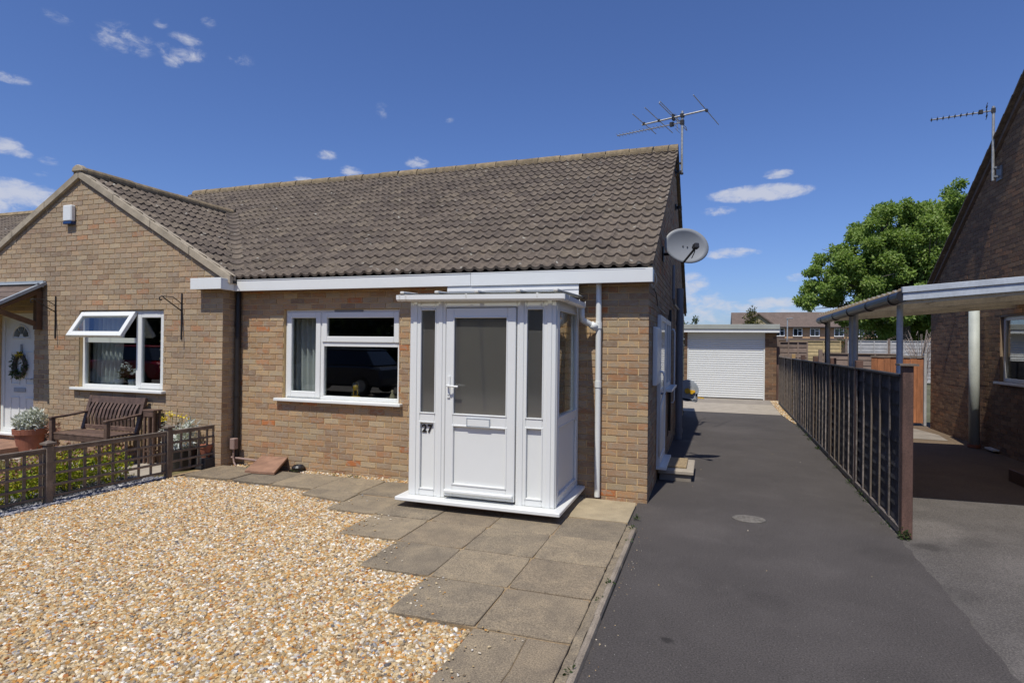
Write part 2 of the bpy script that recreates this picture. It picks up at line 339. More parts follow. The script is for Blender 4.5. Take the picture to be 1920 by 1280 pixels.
M['tarmac_old'] = tarmac_mat('old_grey_tarmac', (.104, .093, .084), .45, .4, [(2.6, .1, .5, 1.4), (2.45, -.5, .16, .6), (2.9, -.2, .2, .82), (3.2, -.9, .6, 1.2), (2.3, -1.6, .2, .8), (2.5, -2.6, .5, 1.2)])
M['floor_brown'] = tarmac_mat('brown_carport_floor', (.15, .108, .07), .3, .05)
def slab_mat():
    m, nt, b, N, L = nodes('paving_slab'); p = pos(N); s = seed_value(N, L)
    base = ramp(N, L, s, [(0, (.215, .172, .122)), (.5, (.265, .215, .150)), (1, (.195, .162, .120))])
    c = mixc(N, L, 1, base, ramp(N, L, noise(N, L, p, 4.2, 6, .7, .5), [(.32, (.76, .76, .78)), (.5, (1, .99, .97)), (.68, (1.24, 1.21, 1.14))]), 'MULTIPLY')
    c = mixc(N, L, 1, c, ramp(N, L, noise(N, L, p, 110, 4, .7), [(.30, (.42, .42, .42)), (.5, (1, 1, 1)), (.70, (1.58, 1.54, 1.44))]), 'MULTIPLY')
    v = N('ShaderNodeTexVoronoi'); v.inputs['Scale'].default_value = 21; L(p, v.inputs['Vector'])
    sp = ramp(N, L, v.outputs['Distance'], [(.06, (1, 1, 1)), (.13, (0, 0, 0))]); hole = ramp(N, L, noise(N, L, p, 5, 3), [(.5, (0, 0, 0)), (.62, (1, 1, 1))])
    k = N('ShaderNodeMath'); k.operation = 'MULTIPLY'; L(sp, k.inputs[0]); L(hole, k.inputs[1]); c = mixc(N, L, k.outputs[0], c, (.36, .33, .26))
    L(c, b.inputs['Base Color']); b.inputs['Roughness'].default_value = .92; b.inputs['Specular IOR Level'].default_value = .25
    bump(N, L, noise(N, L, p, 150, 4, .75), .7, .004, b); return m
M['slab'] = slab_mat()
M['slab_pale'] = plain('sandy_slab', (.36, .29, .185), .92, .18, 5, .22, 160, .4, 150)
def stone_mat(name, stops):
    m, nt, b, N, L = nodes(name); s = seed_value(N, L); tc = N('ShaderNodeTexCoord')
    c = ramp(N, L, s, stops, 'CONSTANT')
    c = mixc(N, L, 1, c, ramp(N, L, vary(N, L, s, 53.3), [(0, (.72, .72, .72)), (1, (1.22, 1.2, 1.16))]), 'MULTIPLY')
    c = mixc(N, L, .6, c, ramp(N, L, noise(N, L, pos(N), 160, 2), [(.3, (.7, .68, .64)), (.7, (1.25, 1.25, 1.25))]), 'MULTIPLY')
    L(c, b.inputs['Base Color']); b.inputs['Roughness'].default_value = .8; b.inputs['Specular IOR Level'].default_value = .3
    return m
M['gravel'] = stone_mat('golden_gravel', [(0, (.50, .37, .195)), (.14, (.57, .455, .285)), (.29, (.44, .26, .095)), (.40, (.64, .56, .435)), (.50, (.47, .335, .17)), (.595, (.34, .26, .165)), (.675, (.52, .27, .075)), (.765, (.74, .70, .62)), (.835, (.255, .19, .12)), (.895, (.39, .37, .355)), (.945, (.34, .145, .05)), (.977, (.15, .14, .145))])
M['slate'] = stone_mat('blue_slate', [(0, (.20, .20, .235)), (.3, (.14, .14, .17)), (.6, (.30, .30, .34)), (.85, (.40, .39, .40))])
M['gravel_bed'] = plain('gravel_bed', (.30, .21, .115), .95, .2, 20, .3, 200)
M['lawn_soil'] = plain('dry_lawn', (.155, .125, .05), .95, .3, 4, .3, 80)
M['verge_ground'] = plain('ground_earth', (.10, .095, .05), .95, .25, .5, .2, 9)
def leaf_mat(name, stops, transl=.35, rough=.55):
    m, nt, b, N, L = nodes(name); s = seed_value(N, L)
    c = ramp(N, L, s, stops)
    L(c, b.inputs['Base Color']); b.inputs['Roughness'].default_value = rough; b.inputs['Specular IOR Level'].default_value = .35
    t = N('ShaderNodeBsdfTranslucent'); L(mixc(N, L, 1, c, (1.3, 1.45, .7), 'MULTIPLY'), t.inputs[0])
    x = N('ShaderNodeMixShader'); x.inputs[0].default_value = transl; L(b.outputs[0], x.inputs[1]); L(t.outputs[0], x.inputs[2])
    L(x.outputs[0], nt.nodes['Material Output'].inputs[0]); return m
M['ash'] = leaf_mat('ash_leaf', [(0, (.12, .185, .034)), (.5, (.18, .265, .052)), (.85, (.23, .32, .066)), (1, (.28, .33, .10))], .35)
M['bush'] = leaf_mat('bush_leaf', [(0, (.03, .06, .015)), (1, (.07, .10, .03))])
M['hedge'] = leaf_mat('dark_hedge_leaf', [(0, (.02, .035, .01)), (1, (.05, .07, .02))], .25)
M['conifer'] = leaf_mat('golden_conifer', [(0, (.06, .07, .02)), (1, (.14, .13, .035))])
M['spirea'] = leaf_mat('golden_shrub_leaf', [(0, (.10, .17, .015)), (.45, (.32, .37, .025)), (.8, (.50, .46, .04)), (1, (.26, .15, .05))])
M['pinkhead'] = leaf_mat('faded_flower_heads', [(0, (.20, .10, .07)), (1, (.36, .20, .13))], .1)
M['silver'] = leaf_mat('silver_leaf', [(0, (.40, .42, .38)), (1, (.68, .69, .64))], .15)
M['yellowfl'] = leaf_mat('yellow_petals', [(0, (.62, .45, .02)), (1, (.75, .58, .05))], .2)
M['grass'] = leaf_mat('dry_grass', [(0, (.10, .12, .02)), (.5, (.20, .17, .06)), (1, (.28, .22, .09))], .2)
M['bark'] = plain('bark', (.09, .075, .06), .9, .3, 10, .2, 60)
M['twig'] = plain('dead_twigs', (.30, .24, .20), .9, .2, 10)
def glass_mat(name, tint=(.85, .88, .87), rough=.0, ior=1.5, boost=1.0):
    m, nt, b, N, L = nodes(name); nt.nodes.remove(b)
    t = N('ShaderNodeBsdfTransparent'); t.inputs[0].default_value = (*tint, 1)
    g = N('ShaderNodeBsdfGlossy'); g.inputs['Roughness'].default_value = rough; g.inputs[0].default_value = (1, 1, 1, 1)
    lw = N('ShaderNodeLayerWeight'); lw.inputs[0].default_value = .5
    pw = N('ShaderNodeMath'); pw.operation = 'POWER'; pw.inputs[1].default_value = 4; L(lw.outputs['Facing'], pw.inputs[0])
    k = N('ShaderNodeMath'); k.operation = 'MULTIPLY_ADD'; k.inputs[1].default_value = .9; k.inputs[2].default_value = .045 * boost; k.use_clamp = True; L(pw.outputs[0], k.inputs[0])
    x = N('ShaderNodeMixShader'); L(k.outputs[0], x.inputs[0]); L(t.outputs[0], x.inputs[1]); L(g.outputs[0], x.inputs[2])
    L(x.outputs[0], nt.nodes['Material Output'].inputs[0]); return m
M['glass'] = glass_mat('window_glass', boost=2.2)
def frosted():
    m, nt, b, N, L = nodes('frosted_glass'); nt.nodes.remove(b)
    d = N('ShaderNodeBsdfTransparent'); d.inputs[0].default_value = (.50, .52, .49, 1)
    dd = N('ShaderNodeBsdfDiffuse'); dd.inputs[0].default_value = (.35, .34, .32, 1)
    tl = N('ShaderNodeBsdfTranslucent'); tl.inputs[0].default_value = (.50, .48, .40, 1)
    rf = N('ShaderNodeBsdfRefraction'); rf.inputs['Roughness'].default_value = .32; rf.inputs['IOR'].default_value = 1.02; rf.inputs[0].default_value = (.72, .73, .69, 1)
    g = N('ShaderNodeBsdfGlossy'); g.inputs['Roughness'].default_value = .09
    x0 = N('ShaderNodeMixShader'); x0.inputs[0].default_value = .45; L(dd.outputs[0], x0.inputs[1]); L(tl.outputs[0], x0.inputs[2])
    x1 = N('ShaderNodeMixShader'); x1.inputs[0].default_value = .34; L(rf.outputs[0], x1.inputs[1]); L(x0.outputs[0], x1.inputs[2])
    x2 = N('ShaderNodeMixShader'); x2.inputs[0].default_value = .20; L(x1.outputs[0], x2.inputs[1]); L(g.outputs[0], x2.inputs[2])
    L(x2.outputs[0], nt.nodes['Material Output'].inputs[0]); return m
M['frost'] = frosted()
def sheet_mat():
    m, nt, b, N, L = nodes('corrugated_sheet'); b.inputs['Base Color'].default_value = (.42, .38, .31, 1); b.inputs['Roughness'].default_value = .5
    t = N('ShaderNodeBsdfTranslucent'); t.inputs[0].default_value = (.46, .36, .24, 1)
    x = N('ShaderNodeMixShader'); x.inputs[0].default_value = .4; L(b.outputs[0], x.inputs[1]); L(t.outputs[0], x.inputs[2])
    L(x.outputs[0], nt.nodes['Material Output'].inputs[0]); return m
M['sheet'] = sheet_mat()
M['poly'] = glass_mat('porch_roof_sheet', (.55, .56, .54), .2, 1.5, 1.5)

build_world()

# ------------------------------------------------------------------ ground
def sheet(name, poly, z, mat, thick=0.0, kind='structure'):
    mb = MB()
    if thick: mb.prism([(x, y, z - thick) for x, y in poly], (0, 0, thick))
    else: mb.add([(x, y, z) for x, y in poly], [tuple(range(len(poly)))])
    o = mb.build(name, mat); o['kind'] = kind; return o
sheet('ground', [(-600, -300), (600, -300), (600, 900), (-600, 900)], -.06, M['verge_ground'])
DR = [(2.16, -9), (2.16, -2.8), (2.27, -.5), (2.30, 1.0), (2.44, 5), (2.52, 9.75)]; rj = random.Random(4)
DR = [(a[0] + (b[0] - a[0]) * k / 24 + rj.uniform(-.016, .016), a[1] + (b[1] - a[1]) * k / 24) for a, b in zip(DR, DR[1:]) for k in range(24)] + [DR[-1]]
sheet('driveway', [(.01, -9)] + DR + [ (0.0, 9.75), (0.0, 0), (-.10, 0), (-.10, -1.0), (.012, -1.0)], 0, M['tarmac'])
sheet('neighbour_driveway', [(2.0, -9), (9, -9), (9, 1.52), (2.2, 1.5)], -.008, M['tarmac_old'])
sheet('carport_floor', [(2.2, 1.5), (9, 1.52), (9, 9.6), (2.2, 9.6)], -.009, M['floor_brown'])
sheet('carport_slab', [(2.55, 6.9), (4.9, 6.6), (5.0, 7.4), (4.7, 9.3), (2.6, 9.3)], -.004, M['conc_grey'])
sheet('garage_apron', [(-.3, 9.75), (2.35, 9.75), (2.5, 12.5), (-.3, 12.5)], .004, M['conc'])
sheet('garage_threshold', [(-.3, 12.5), (2.5, 12.5), (2.8, 14.3), (-.3, 14.3)], .002, M['conc_grey'])
sheet('gravel_bed', [(-5.85, -9), (-.02, -9), (-.02, 0), (-5.85, 0)], -.012, M['gravel_bed'])
sheet('lawn', [(-18, -9), (-5.85, -9), (-5.85, -.2), (-18, -.2)], -.012, M['lawn_soil'])
sheet('garden_path', [(-9.1, -1.0), (-6.0, -1.0), (-6.0, -.27), (-9.1, -.27)], -.004, M['conc'])
sheet('street', [(-60, -14), (60, -14), (60, -8.6), (-60, -8.6)], -.03, M['tarmac_old'])

def gn_scatter(o, density, size, squash, mat, seed, smin=.55, smax=1.5, upright=False):
    """stones: ico spheres squeezed and turned at random over the faces of o"""
    ng = bpy.data.node_groups.new(o.name + '_scatter', 'GeometryNodeTree')
    ng.interface.new_socket('Geometry', in_out='INPUT', socket_type='NodeSocketGeometry')
    ng.interface.new_socket('Geometry', in_out='OUTPUT', socket_type='NodeSocketGeometry')
    N = ng.nodes.new; L = ng.links.new; gi = N('NodeGroupInput'); go = N('NodeGroupOutput')
    join = N('GeometryNodeJoinGeometry'); L(gi.outputs[0], join.inputs[0])
    for k in range(2):
        dp = N('GeometryNodeDistributePointsOnFaces'); dp.inputs['Density'].default_value = density / 2; dp.inputs['Seed'].default_value = seed + k; L(gi.outputs[0], dp.inputs['Mesh'])
        ico = N('GeometryNodeMeshIcoSphere'); ico.inputs['Radius'].default_value = size; ico.inputs['Subdivisions'].default_value = 1 + k
        nz = N('ShaderNodeTexNoise'); nz.inputs['Scale'].default_value = 60; sp = N('GeometryNodeSetPosition')
        sub = N('ShaderNodeVectorMath'); sub.operation = 'SUBTRACT'; sub.inputs[1].default_value = (.5, .5, .5); L(nz.outputs['Color'], sub.inputs[0])
        scl = N('ShaderNodeVectorMath'); scl.operation = 'SCALE'; scl.inputs['Scale'].default_value = size * 1.3; L(sub.outputs[0], scl.inputs[0])
        L(ico.outputs[0], sp.inputs['Geometry']); L(scl.outputs[0], sp.inputs['Offset'])
        sm = N('GeometryNodeSetMaterial'); sm.inputs['Material'].default_value = mat; L(sp.outputs[0], sm.inputs[0])
        ip = N('GeometryNodeInstanceOnPoints'); L(dp.outputs['Points'], ip.inputs['Points']); L(sm.outputs[0], ip.inputs['Instance'])
        rr = N('FunctionNodeRandomValue'); rr.data_type = 'FLOAT_VECTOR'; rr.inputs[0].default_value = (-.55, -.55, 0); rr.inputs[1].default_value = (.55, .55, 6.28); rr.inputs['Seed'].default_value = seed + 11 + k
        L(rr.outputs[0], ip.inputs['Rotation'])
        rs = N('FunctionNodeRandomValue'); rs.data_type = 'FLOAT_VECTOR'; rs.inputs[0].default_value = (smin, smin, smin * squash); rs.inputs[1].default_value = (smax, smax * .8, smax * squash); rs.inputs['Seed'].default_value = seed + 21 + k
        L(rs.outputs[0], ip.inputs['Scale'])
        L(ip.outputs[0], join.inputs[0])
    L(join.outputs[0], go.inputs[0])
    md = o.modifiers.new('scatter', 'NODES'); md.node_group = ng
GRAVEL_POLY = [(-5.72, -6.2), (-.30, -6.2), (-.30, -4.42), (-.66, -4.42), (-.70, -3.27), (-1.27, -3.25), (-1.30, -2.66), (-1.88, -2.65), (-1.90, -2.06), (-2.45, -2.05), (-2.47, -1.47), (-3.05, -1.45), (-3.07, -.90), (-5.66, -.88), (-5.70, -2)]
g = sheet('gravel', GRAVEL_POLY, .006, M['gravel_bed'], kind='stuff'); gn_scatter(g, 4600, .0150, .58, M['gravel'], 3)
g['label'] = 'golden gravel covering the front garden beside the slabs'
g = sheet('gravel', [(-5.52, -.2), (-4.95, -.2), (-4.95, -.02), (-5.52, -.02)], .012, M['gravel_bed'], kind='stuff'); gn_scatter(g, 3500, .012, .6, M['gravel'], 5)
g['label'] = 'loose gravel at the foot of the brick wall'
g = sheet('gravel', [(-4.4, -.19), (-2.4, -.19), (-2.4, -.02), (-4.4, -.02)], .008, M['gravel_bed'], kind='stuff'); gn_scatter(g, 2200, .012, .6, M['gravel'], 6)
g['label'] = 'thin strip of gravel along the wall under the window'
g = sheet('gravel', [(2.44, 8.0), (2.58, 8.0), (2.70, 14.0), (2.46, 13.9), (2.36, 10.0)], .01, M['gravel_bed'], kind='stuff'); gn_scatter(g, 1500, .016, .6, M['gravel'], 8)
g['label'] = 'gravel strip between driveway end and dark fence'
g = sheet('slate_chippings', [(-6.9, -4.2), (-5.8, -4.2), (-5.76, -.95), (-6.3, -1.1), (-6.5, -2.2)], .0, M['slate'], kind='stuff'); gn_scatter(g, 1500, .020, .45, M['slate'], 9)
g['label'] = 'blue grey slate chippings behind the trellis fence'

# slabs of the path
paving = MB().box(-5.58, -.1, -.83, -.23, -.05, .019).box(-3.02, -.1, -1.45, -.832, -.05, .019).box(-2.43, -.1, -2.05, -1.452, -.05, .019).box(-1.86, -.1, -2.65, -2.052, -.05, .019).box(-1.26, -.1, -3.25, -2.652, -.05, .019).box(-.67, -.1, -4.45, -3.252, -.05, .019).build('paving', M['gravel_bed']); paving['kind'] = 'structure'
def slab(poly, z=.03, mat='slab', th=.045, label=None):
    c = Vector((sum(p[0] for p in poly) / len(poly), sum(p[1] for p in poly) / len(poly), z - th))
    mb = MB().prism([(x, y, z - th) for x, y in poly], (0, 0, th))
    o = mb.build('paving_slab', M[mat], paving, loc=c, bevel=.004)
    o.rotation_euler = (random.uniform(-.006, .006), random.uniform(-.006, .006), random.uniform(-.004, .004)); o.location.z += random.uniform(-.004, .003)
    if label: o['label'] = label
def rect(x0, x1, y0, y1, g=.0022):
    c = [(x0 + g, y0 + g), (x1 - g, y0 + g), (x1 - g, y1 - g), (x0 + g, y1 - g)]; out = []
    for i in range(4):                       # worn, slightly uneven edges and knocked corners
        a, b = c[i], c[(i + 1) % 4]; n = (a[1] - b[1], b[0] - a[0]); L_ = math.hypot(*n); n = (n[0] / L_, n[1] / L_)
        for k in range(6):
            t = max(k / 6, .02) if k else .02; e = random.uniform(0, .003) + (random.uniform(0, .009) if k == 0 else 0); out.append((a[0] + (b[0] - a[0]) * t + n[0] * e, a[1] + (b[1] - a[1]) * t + n[1] * e))
    return out
XC = [-.09, -.68, -1.28, -1.88, -2.48, -3.08, -3.68, -4.28, -4.88, -5.62]
for i in range(4, 9): slab(rect(XC[i + 1], XC[i], -.84, -.22))
slab(rect(XC[1] - .1, XC[1], -.9, -.06), .028, 'slab_pale'); slab(rect(XC[1], XC[0], -.86, -.10), .03, 'slab_pale'); slab(rect(XC[1], XC[0], -1.45, -.87), .028)
for i in (1, 2, 3, 4): slab(rect(XC[i + 1] + (.03 if i == 4 else 0), XC[i], -1.455, -.87))
slab([(-3.62, -1.10), (-3.02, -1.19), (-3.04, -.88), (-3.66, -.86)], .036)
for j, (y0, y1, n) in enumerate(((-2.055, -1.46, 4), (-2.655, -2.06, 3), (-3.255, -2.66, 2))):
    for i in range(n): slab(rect(XC[i + 1], XC[i], y0, y1))
slab([(-.68, -3.855), (-.345, -3.855), (-.332, -3.62), (-.348, -3.27), (-.68, -3.265)]); slab([(-.341, -3.855), (-.095, -3.855), (-.095, -3.27), (-.344, -3.27), (-.328, -3.62)], .027)
slab(rect(-.68, -.09, -4.46, -3.865)); slab(rect(-.3, -.09, -5.2, -4.47))
# edging along the drive
edge = MB()
y = -5.6
while y < -1.0:
    y2 = min(y + .915, -1.0); w = random.uniform(-.004, .004)
    prof = [(-.040, -.02), (-.040, .020), (-.032, .031), (-.014, .034), (.0, .026), (.006, .0), (.006, -.02)]
    edge.prism([(x + w, y + .003, z) for x, z in prof], (0, y2 - y - .006, 0)); y = y2
edge = edge.build('kerb_edging', M['edging']); edge['kind'] = 'structure'
hb = MB(); n = 60
for k in range(n):
    y0 = -5.6 + 4.7 * k / n; y1 = -5.6 + 4.7 * (k + 1) / n; h0, h1 = random.uniform(.008, .024), random.uniform(.008, .024)
    if k: h0 = hb_last
    hb_last = h1
    hb.add([(-.092, y0, h0), (-.038, y0, h0 + .004), (-.092, y1, h1), (-.038, y1, h1 + .004)], [(0, 1, 3, 2)])
hb = hb.build('kerb_haunching', M['slab']); hb['kind'] = 'structure'

# stray pebbles kicked onto the slabs and grit along the edging
sb = bmesh.new(); bmesh.ops.create_icosphere(sb, subdivisions=1, radius=1); icv = [v.co.copy() for v in sb.verts]; icf = [tuple(v.index for v in f.verts) for f in sb.faces]; sb.free()
stray = MB(); rs_ = random.Random(12)
def pebble(x, y, z, r):
    a = rs_.uniform(0, 6.28); sx, sy_, sz = r * rs_.uniform(.7, 1.4), r * rs_.uniform(.6, 1.1), r * rs_.uniform(.4, .7); ca, sa = math.cos(a), math.sin(a)
    stray.add([(x + ca * v.x * sx - sa * v.y * sy_, y + sa * v.x * sx + ca * v.y * sy_, z + v.z * sz) for v in icv], icf, rs_.random())
for k in range(120):
    i = rs_.randrange(5); y_ = -.9 - .59 * (i + rs_.random()); xe = (-3.05, -2.45, -1.88, -1.27, -.68)[min(4, int((-y_ - .87) / .59))]
    pebble(xe + abs(rs_.gauss(0, .16)) + .01, y_, .034, rs_.uniform(.005, .011))
for k in range(70): pebble(.02 + abs(rs_.gauss(0, .06)), rs_.uniform(-4.6, -.9), .002, rs_.uniform(.002, .005))
for k in range(14): pebble(rs_.uniform(.0, 2.1), rs_.uniform(-4, 6), .003, rs_.uniform(.003, .006))
so = stray.build('stray_pebbles', M['gravel'], rnd=True, kind='stuff'); so['label'] = 'stray pebbles on the slabs and along the drive edge'

# manhole cover in the drive
mh = thing('manhole_cover', 'small oval grey cover set in the dark tarmac drive', 'manhole cover', (1.013, -.213, 0))
ring = [(math.cos(2 * math.pi * k / 28) * .155 + 1.013, math.sin(2 * math.pi * k / 28) * .125 - .213) for k in range(28)]
MB().prism([(x, y, .001) for x, y in ring], (0, 0, .006)).build('rim', M['cover'], mh)
MB().prism([((x - 1.013) * .84 + 1.013, (y + .213) * .84 - .213, .002) for x, y in ring], (0, 0, .009)).build('lid', M['cover'], mh, bevel=.003)
for kx in range(-2, 3):
    for ky in range(-2, 3):
        if kx * kx + ky * ky <= 5: MB().box(1.013 + kx * .046 - .014, 1.013 + kx * .046 + .014, -.213 + ky * .037 - .008, -.213 + ky * .037 + .008, .0095, .0135).build('tread', M['cover'], mh)

# ------------------------------------------------------------------ brickwork
def clip_poly(poly, convex):
    """Sutherland-Hodgman, both counter-clockwise"""
    out = list(poly)
    for i in range(len(convex)):
        a, b = convex[i], convex[(i + 1) % len(convex)]; inp = out; out = []
        if not inp: break
        side = lambda p: (b[0] - a[0]) * (p[1] - a[1]) - (b[1] - a[1]) * (p[0] - a[0])
        for j in range(len(inp)):
            p, q = inp[j], inp[(j + 1) % len(inp)]; sp, sq = side(p), side(q)
            if sp >= 0: out.append(p)
            if (sp >= 0) != (sq >= 0):
                t = sp / (sp - sq); out.append((p[0] + t * (q[0] - p[0]), p[1] + t * (q[1] - p[1])))
    return out
def area(p): return abs(sum(p[i][0] * p[(i + 1) % len(p)][1] - p[(i + 1) % len(p)][0] * p[i][1] for i in range(len(p)))) / 2
def brick_geo(poly, U, V, N, O, depth=.0095, ch=.0016, w=0.0):
    cu = sum(p[0] for p in poly) / len(poly); cv = sum(p[1] for p in poly) / len(poly); n = len(poly)
    sg = lambda a: (a > 0) - (a < 0)
    outer = [O + U * p[0] + V * p[1] + N * (w - ch) for p in poly]
    inner = [O + U * (p[0] + ch * sg(cu - p[0])) + V * (p[1] + ch * sg(cv - p[1])) + N * w for p in poly]
    back = [O + U * p[0] + V * p[1] + N * (w - depth) for p in poly]
    fs = [tuple(range(n))] + [(i, n + i, n + (i + 1) % n, (i + 1) % n) for i in range(n)] + [(n + i, 2 * n + i, 2 * n + (i + 1) % n, n + (i + 1) % n) for i in range(n)]
    return inner + outer + back, fs
def brickwork(wall, O, U, N, poly, openings, anchor, vshift, mat, limit=300, hidden=None, mat2=None):
    """stretcher bond from the anchor corner; the pieces that show largest are bricks of their own, the rest one joined part"""
    O, U, N, V = Vector(O), Vector(U), Vector(N), Vector((0, 0, 1))
    u0, u1 = min(p[0] for p in poly), max(p[0] for p in poly); v0, v1 = min(p[1] for p in poly), max(p[1] for p in poly)
    rectw = len(poly) == 4 and all(p[0] in (u0, u1) and p[1] in (v0, v1) for p in poly)
    pieces = []
    k0 = int(math.floor((v0 - vshift) / .075)) - 1
    for k in range(k0, int((v1 - vshift) / .075) + 2):
        a, b = vshift + k * .075, vshift + k * .075 + .065
        a, b = max(a, v0), min(b, v1)
        if b - a < .012: continue
        off = anchor + (.1125 if k % 2 else 0)
        i0 = int(math.floor((u0 - off) / .225)) - 1
        for i in range(i0, int((u1 - off) / .225) + 2):
            p, q = off + i * .225 + .005, off + i * .225 + .22
            p, q = max(p, u0), min(q, u1)
            segs = [(p, q)]
            for (ou0, ou1, ov0, ov1) in openings:
                if b > ov0 + .003 and a < ov1 - .003:
                    ns = []
                    for s, e in segs:
                        if e <= ou0 or s >= ou1: ns.append((s, e)); continue
                        if s < ou0: ns.append((s, ou0))
                        if e > ou1: ns.append((ou1, e))
                    segs = ns
            for s, e in segs:
                if e - s < .02: continue
                pl = [(s, a), (e, a), (e, b), (s, b)]
                if not rectw:
                    pl = clip_poly(pl, poly)
                    if len(pl) < 3 or area(pl) < .0006: continue
                pieces.append((pl, abs(e - s - .215) < 1e-4 and abs(b - a - .065) < 1e-4 and len(pl) == 4 and abs(area(pl) - .215 * .065) < 1e-6))
    sc_ = []
    for i, (pl, full) in enumerate(pieces):
        cu = sum(p[0] for p in pl) / len(pl); cv = sum(p[1] for p in pl) / len(pl); P = O + U * cu + V * cv; q = project(P); s = 0
        if q and -10 < q[0] < 1930 and -10 < q[1] < 1290 and not (hidden and hidden(cu, cv)):
            s = area(pl) * abs((CAM - P).normalized().dot(N)) / q[2] ** 2
        sc_.append(s)
    order = sorted(range(len(pieces)), key=lambda i: -sc_[i]); pick = set(i for i in order[:limit] if sc_[i] > 0)
    shared = None; mb = MB()
    for i, (pl, full) in enumerate(pieces):
        w = random.uniform(-.0012, .0016)
        if i in pick:
            cu = sum(p[0] for p in pl) / len(pl); cv = sum(p[1] for p in pl) / len(pl); P = O + U * cu + V * cv + N * w
            if full and shared: me = shared
            else:
                vv, ff = brick_geo([(p[0] - cu, p[1] - cv) for p in pl], U, V, N, Vector((0, 0, 0)))
                me = MB().add(vv, ff).mesh('brick')
                if full: shared = me
            link_mesh('brick', me, wall, P, mat)
        else:
            vv, ff = brick_geo(pl, U, V, N, O, w=w); mb.add(vv, ff, random.random())
    if mb.v: mb.build('brick_courses', mat, wall, rnd=True, kind='stuff')
def backing(mb, O, U, N, rectb, openings, th=.14, set_=.0065):
    """solid wall behind the brick faces with its openings left free"""
    O, U, N, V = Vector(O), Vector(U), Vector(N), Vector((0, 0, 1)); u0, u1, v0, v1 = rectb
    us = sorted({u0, u1} | {x for o in openings for x in o[:2] if u0 < x < u1})
    for a, b in zip(us, us[1:]):
        vs_ = [(v0, v1)]
        for o in openings:
            if o[0] < b - 1e-6 and o[1] > a + 1e-6:
                nv = []
                for s, e in vs_:
                    if o[2] > s: nv.append((s, min(e, o[2])))
                    if o[3] < e: nv.append((max(s, o[3]), e))
                vs_ = [q for q in nv if q[1] - q[0] > 1e-6]
        for s, e in vs_:
            c = O + U * (a + b) / 2 + V * (s + e) / 2 - N * (set_ + th / 2)
            mb.obox(c, (U * (b - a) / 2, V * (e - s) / 2, N * th / 2))

# ------------------------------------------------------------------ roof tiles
TW, TL, GA = .2695, .33, .2713
def tile_geo(U, S, N, nseg=12):
    vs = []; am = .019
    wv = lambda t: am * (2 * math.exp(1.5 * (math.cos(2 * math.pi * t * 2 + .6) - 1)) - 1)
    for s, h in ((-.004, .004), (0, .032), (0, .032), (TL, .004)):
        for i in range(nseg + 1):
            t = i / nseg; vs.append(U * (t * TW) + S * s + N * (h + wv(t) + (0 if s >= 0 else -.004)))
    n = nseg + 1
    fs = [(i, i + 1, n + i + 1, n + i) for i in range(nseg)] + [(2 * n + i, 2 * n + i + 1, 3 * n + i + 1, 3 * n + i) for i in range(nseg)]
    return vs, fs
def tiling(roof, O, U, S, ncol, nrow, keep, limit, cut=None):
    O, U, S = Vector(O), Vector(U), Vector(S); N = U.cross(S).normalized()
    if N.z < 0: N = -N
    me = None; items = []
    for r_ in range(nrow):
        for c in range(ncol):
            P = O + U * (c * TW) + S * (r_ * GA); mid = P + U * TW / 2 + S * GA / 2
            if not keep(mid): continue
            q = project(mid); s = abs((CAM - mid).normalized().dot(N)) / q[2] ** 2 if q and in_frame(mid) else 0
            st = 1
            if cut and mid.y < 2.95:
                ds = [(P + U * a + S * b - cut[0]).dot(cut[1]) for a in (0, TW) for b in (0, TL)]
                if max(ds) <= 0: continue
                if min(ds) < 0: st = 2
            items.append((s, P, st))
    items.sort(key=lambda t: -t[0]); mb = MB()
    vs, fs = tile_geo(U, S, N)
    me = MB().add(vs, fs).mesh('roof_tile'); me.polygons.foreach_set('use_smooth', [True] * len(me.polygons))
    me.materials.append(M['tile'])
    bm = bmesh.new(); bm.from_mesh(me)
    n = 13
    for e in bm.edges:
        if all(n <= v.index < 2 * n for v in e.verts): e.smooth = False
    bm.to_mesh(me); bm.free()
    cnt = 0
    for s, P, st in items:
        if st == 2:
            bm = bmesh.new(); bm.from_mesh(me); bmesh.ops.translate(bm, verts=bm.verts, vec=P)
            bmesh.ops.bisect_plane(bm, geom=bm.verts[:] + bm.edges[:] + bm.faces[:], plane_co=cut[0], plane_no=cut[1], clear_inner=True)
            bmesh.ops.translate(bm, verts=bm.verts, vec=-P); m2 = bpy.data.meshes.new('roof_tile'); bm.to_mesh(m2); bm.free()
            if not m2.polygons: continue
            m2.materials.append(M['tile']); link_mesh('roof_tile', m2, roof, P); cnt += 1; continue
        j = S * random.uniform(-.006, .006) + N * random.uniform(-.002, .004)
        if s > 0 and cnt < limit:
            o = link_mesh('roof_tile', me, roof, P + j); o.rotation_euler = (random.uniform(-.008, .008), random.uniform(-.006, .006), 0); cnt += 1
        else: mb.add([P + j + v for v in vs], fs, random.random())
    if mb.v: mb.build('tile_courses', M['tile'], roof, rnd=True, smooth=True, kind='stuff')
    return cnt

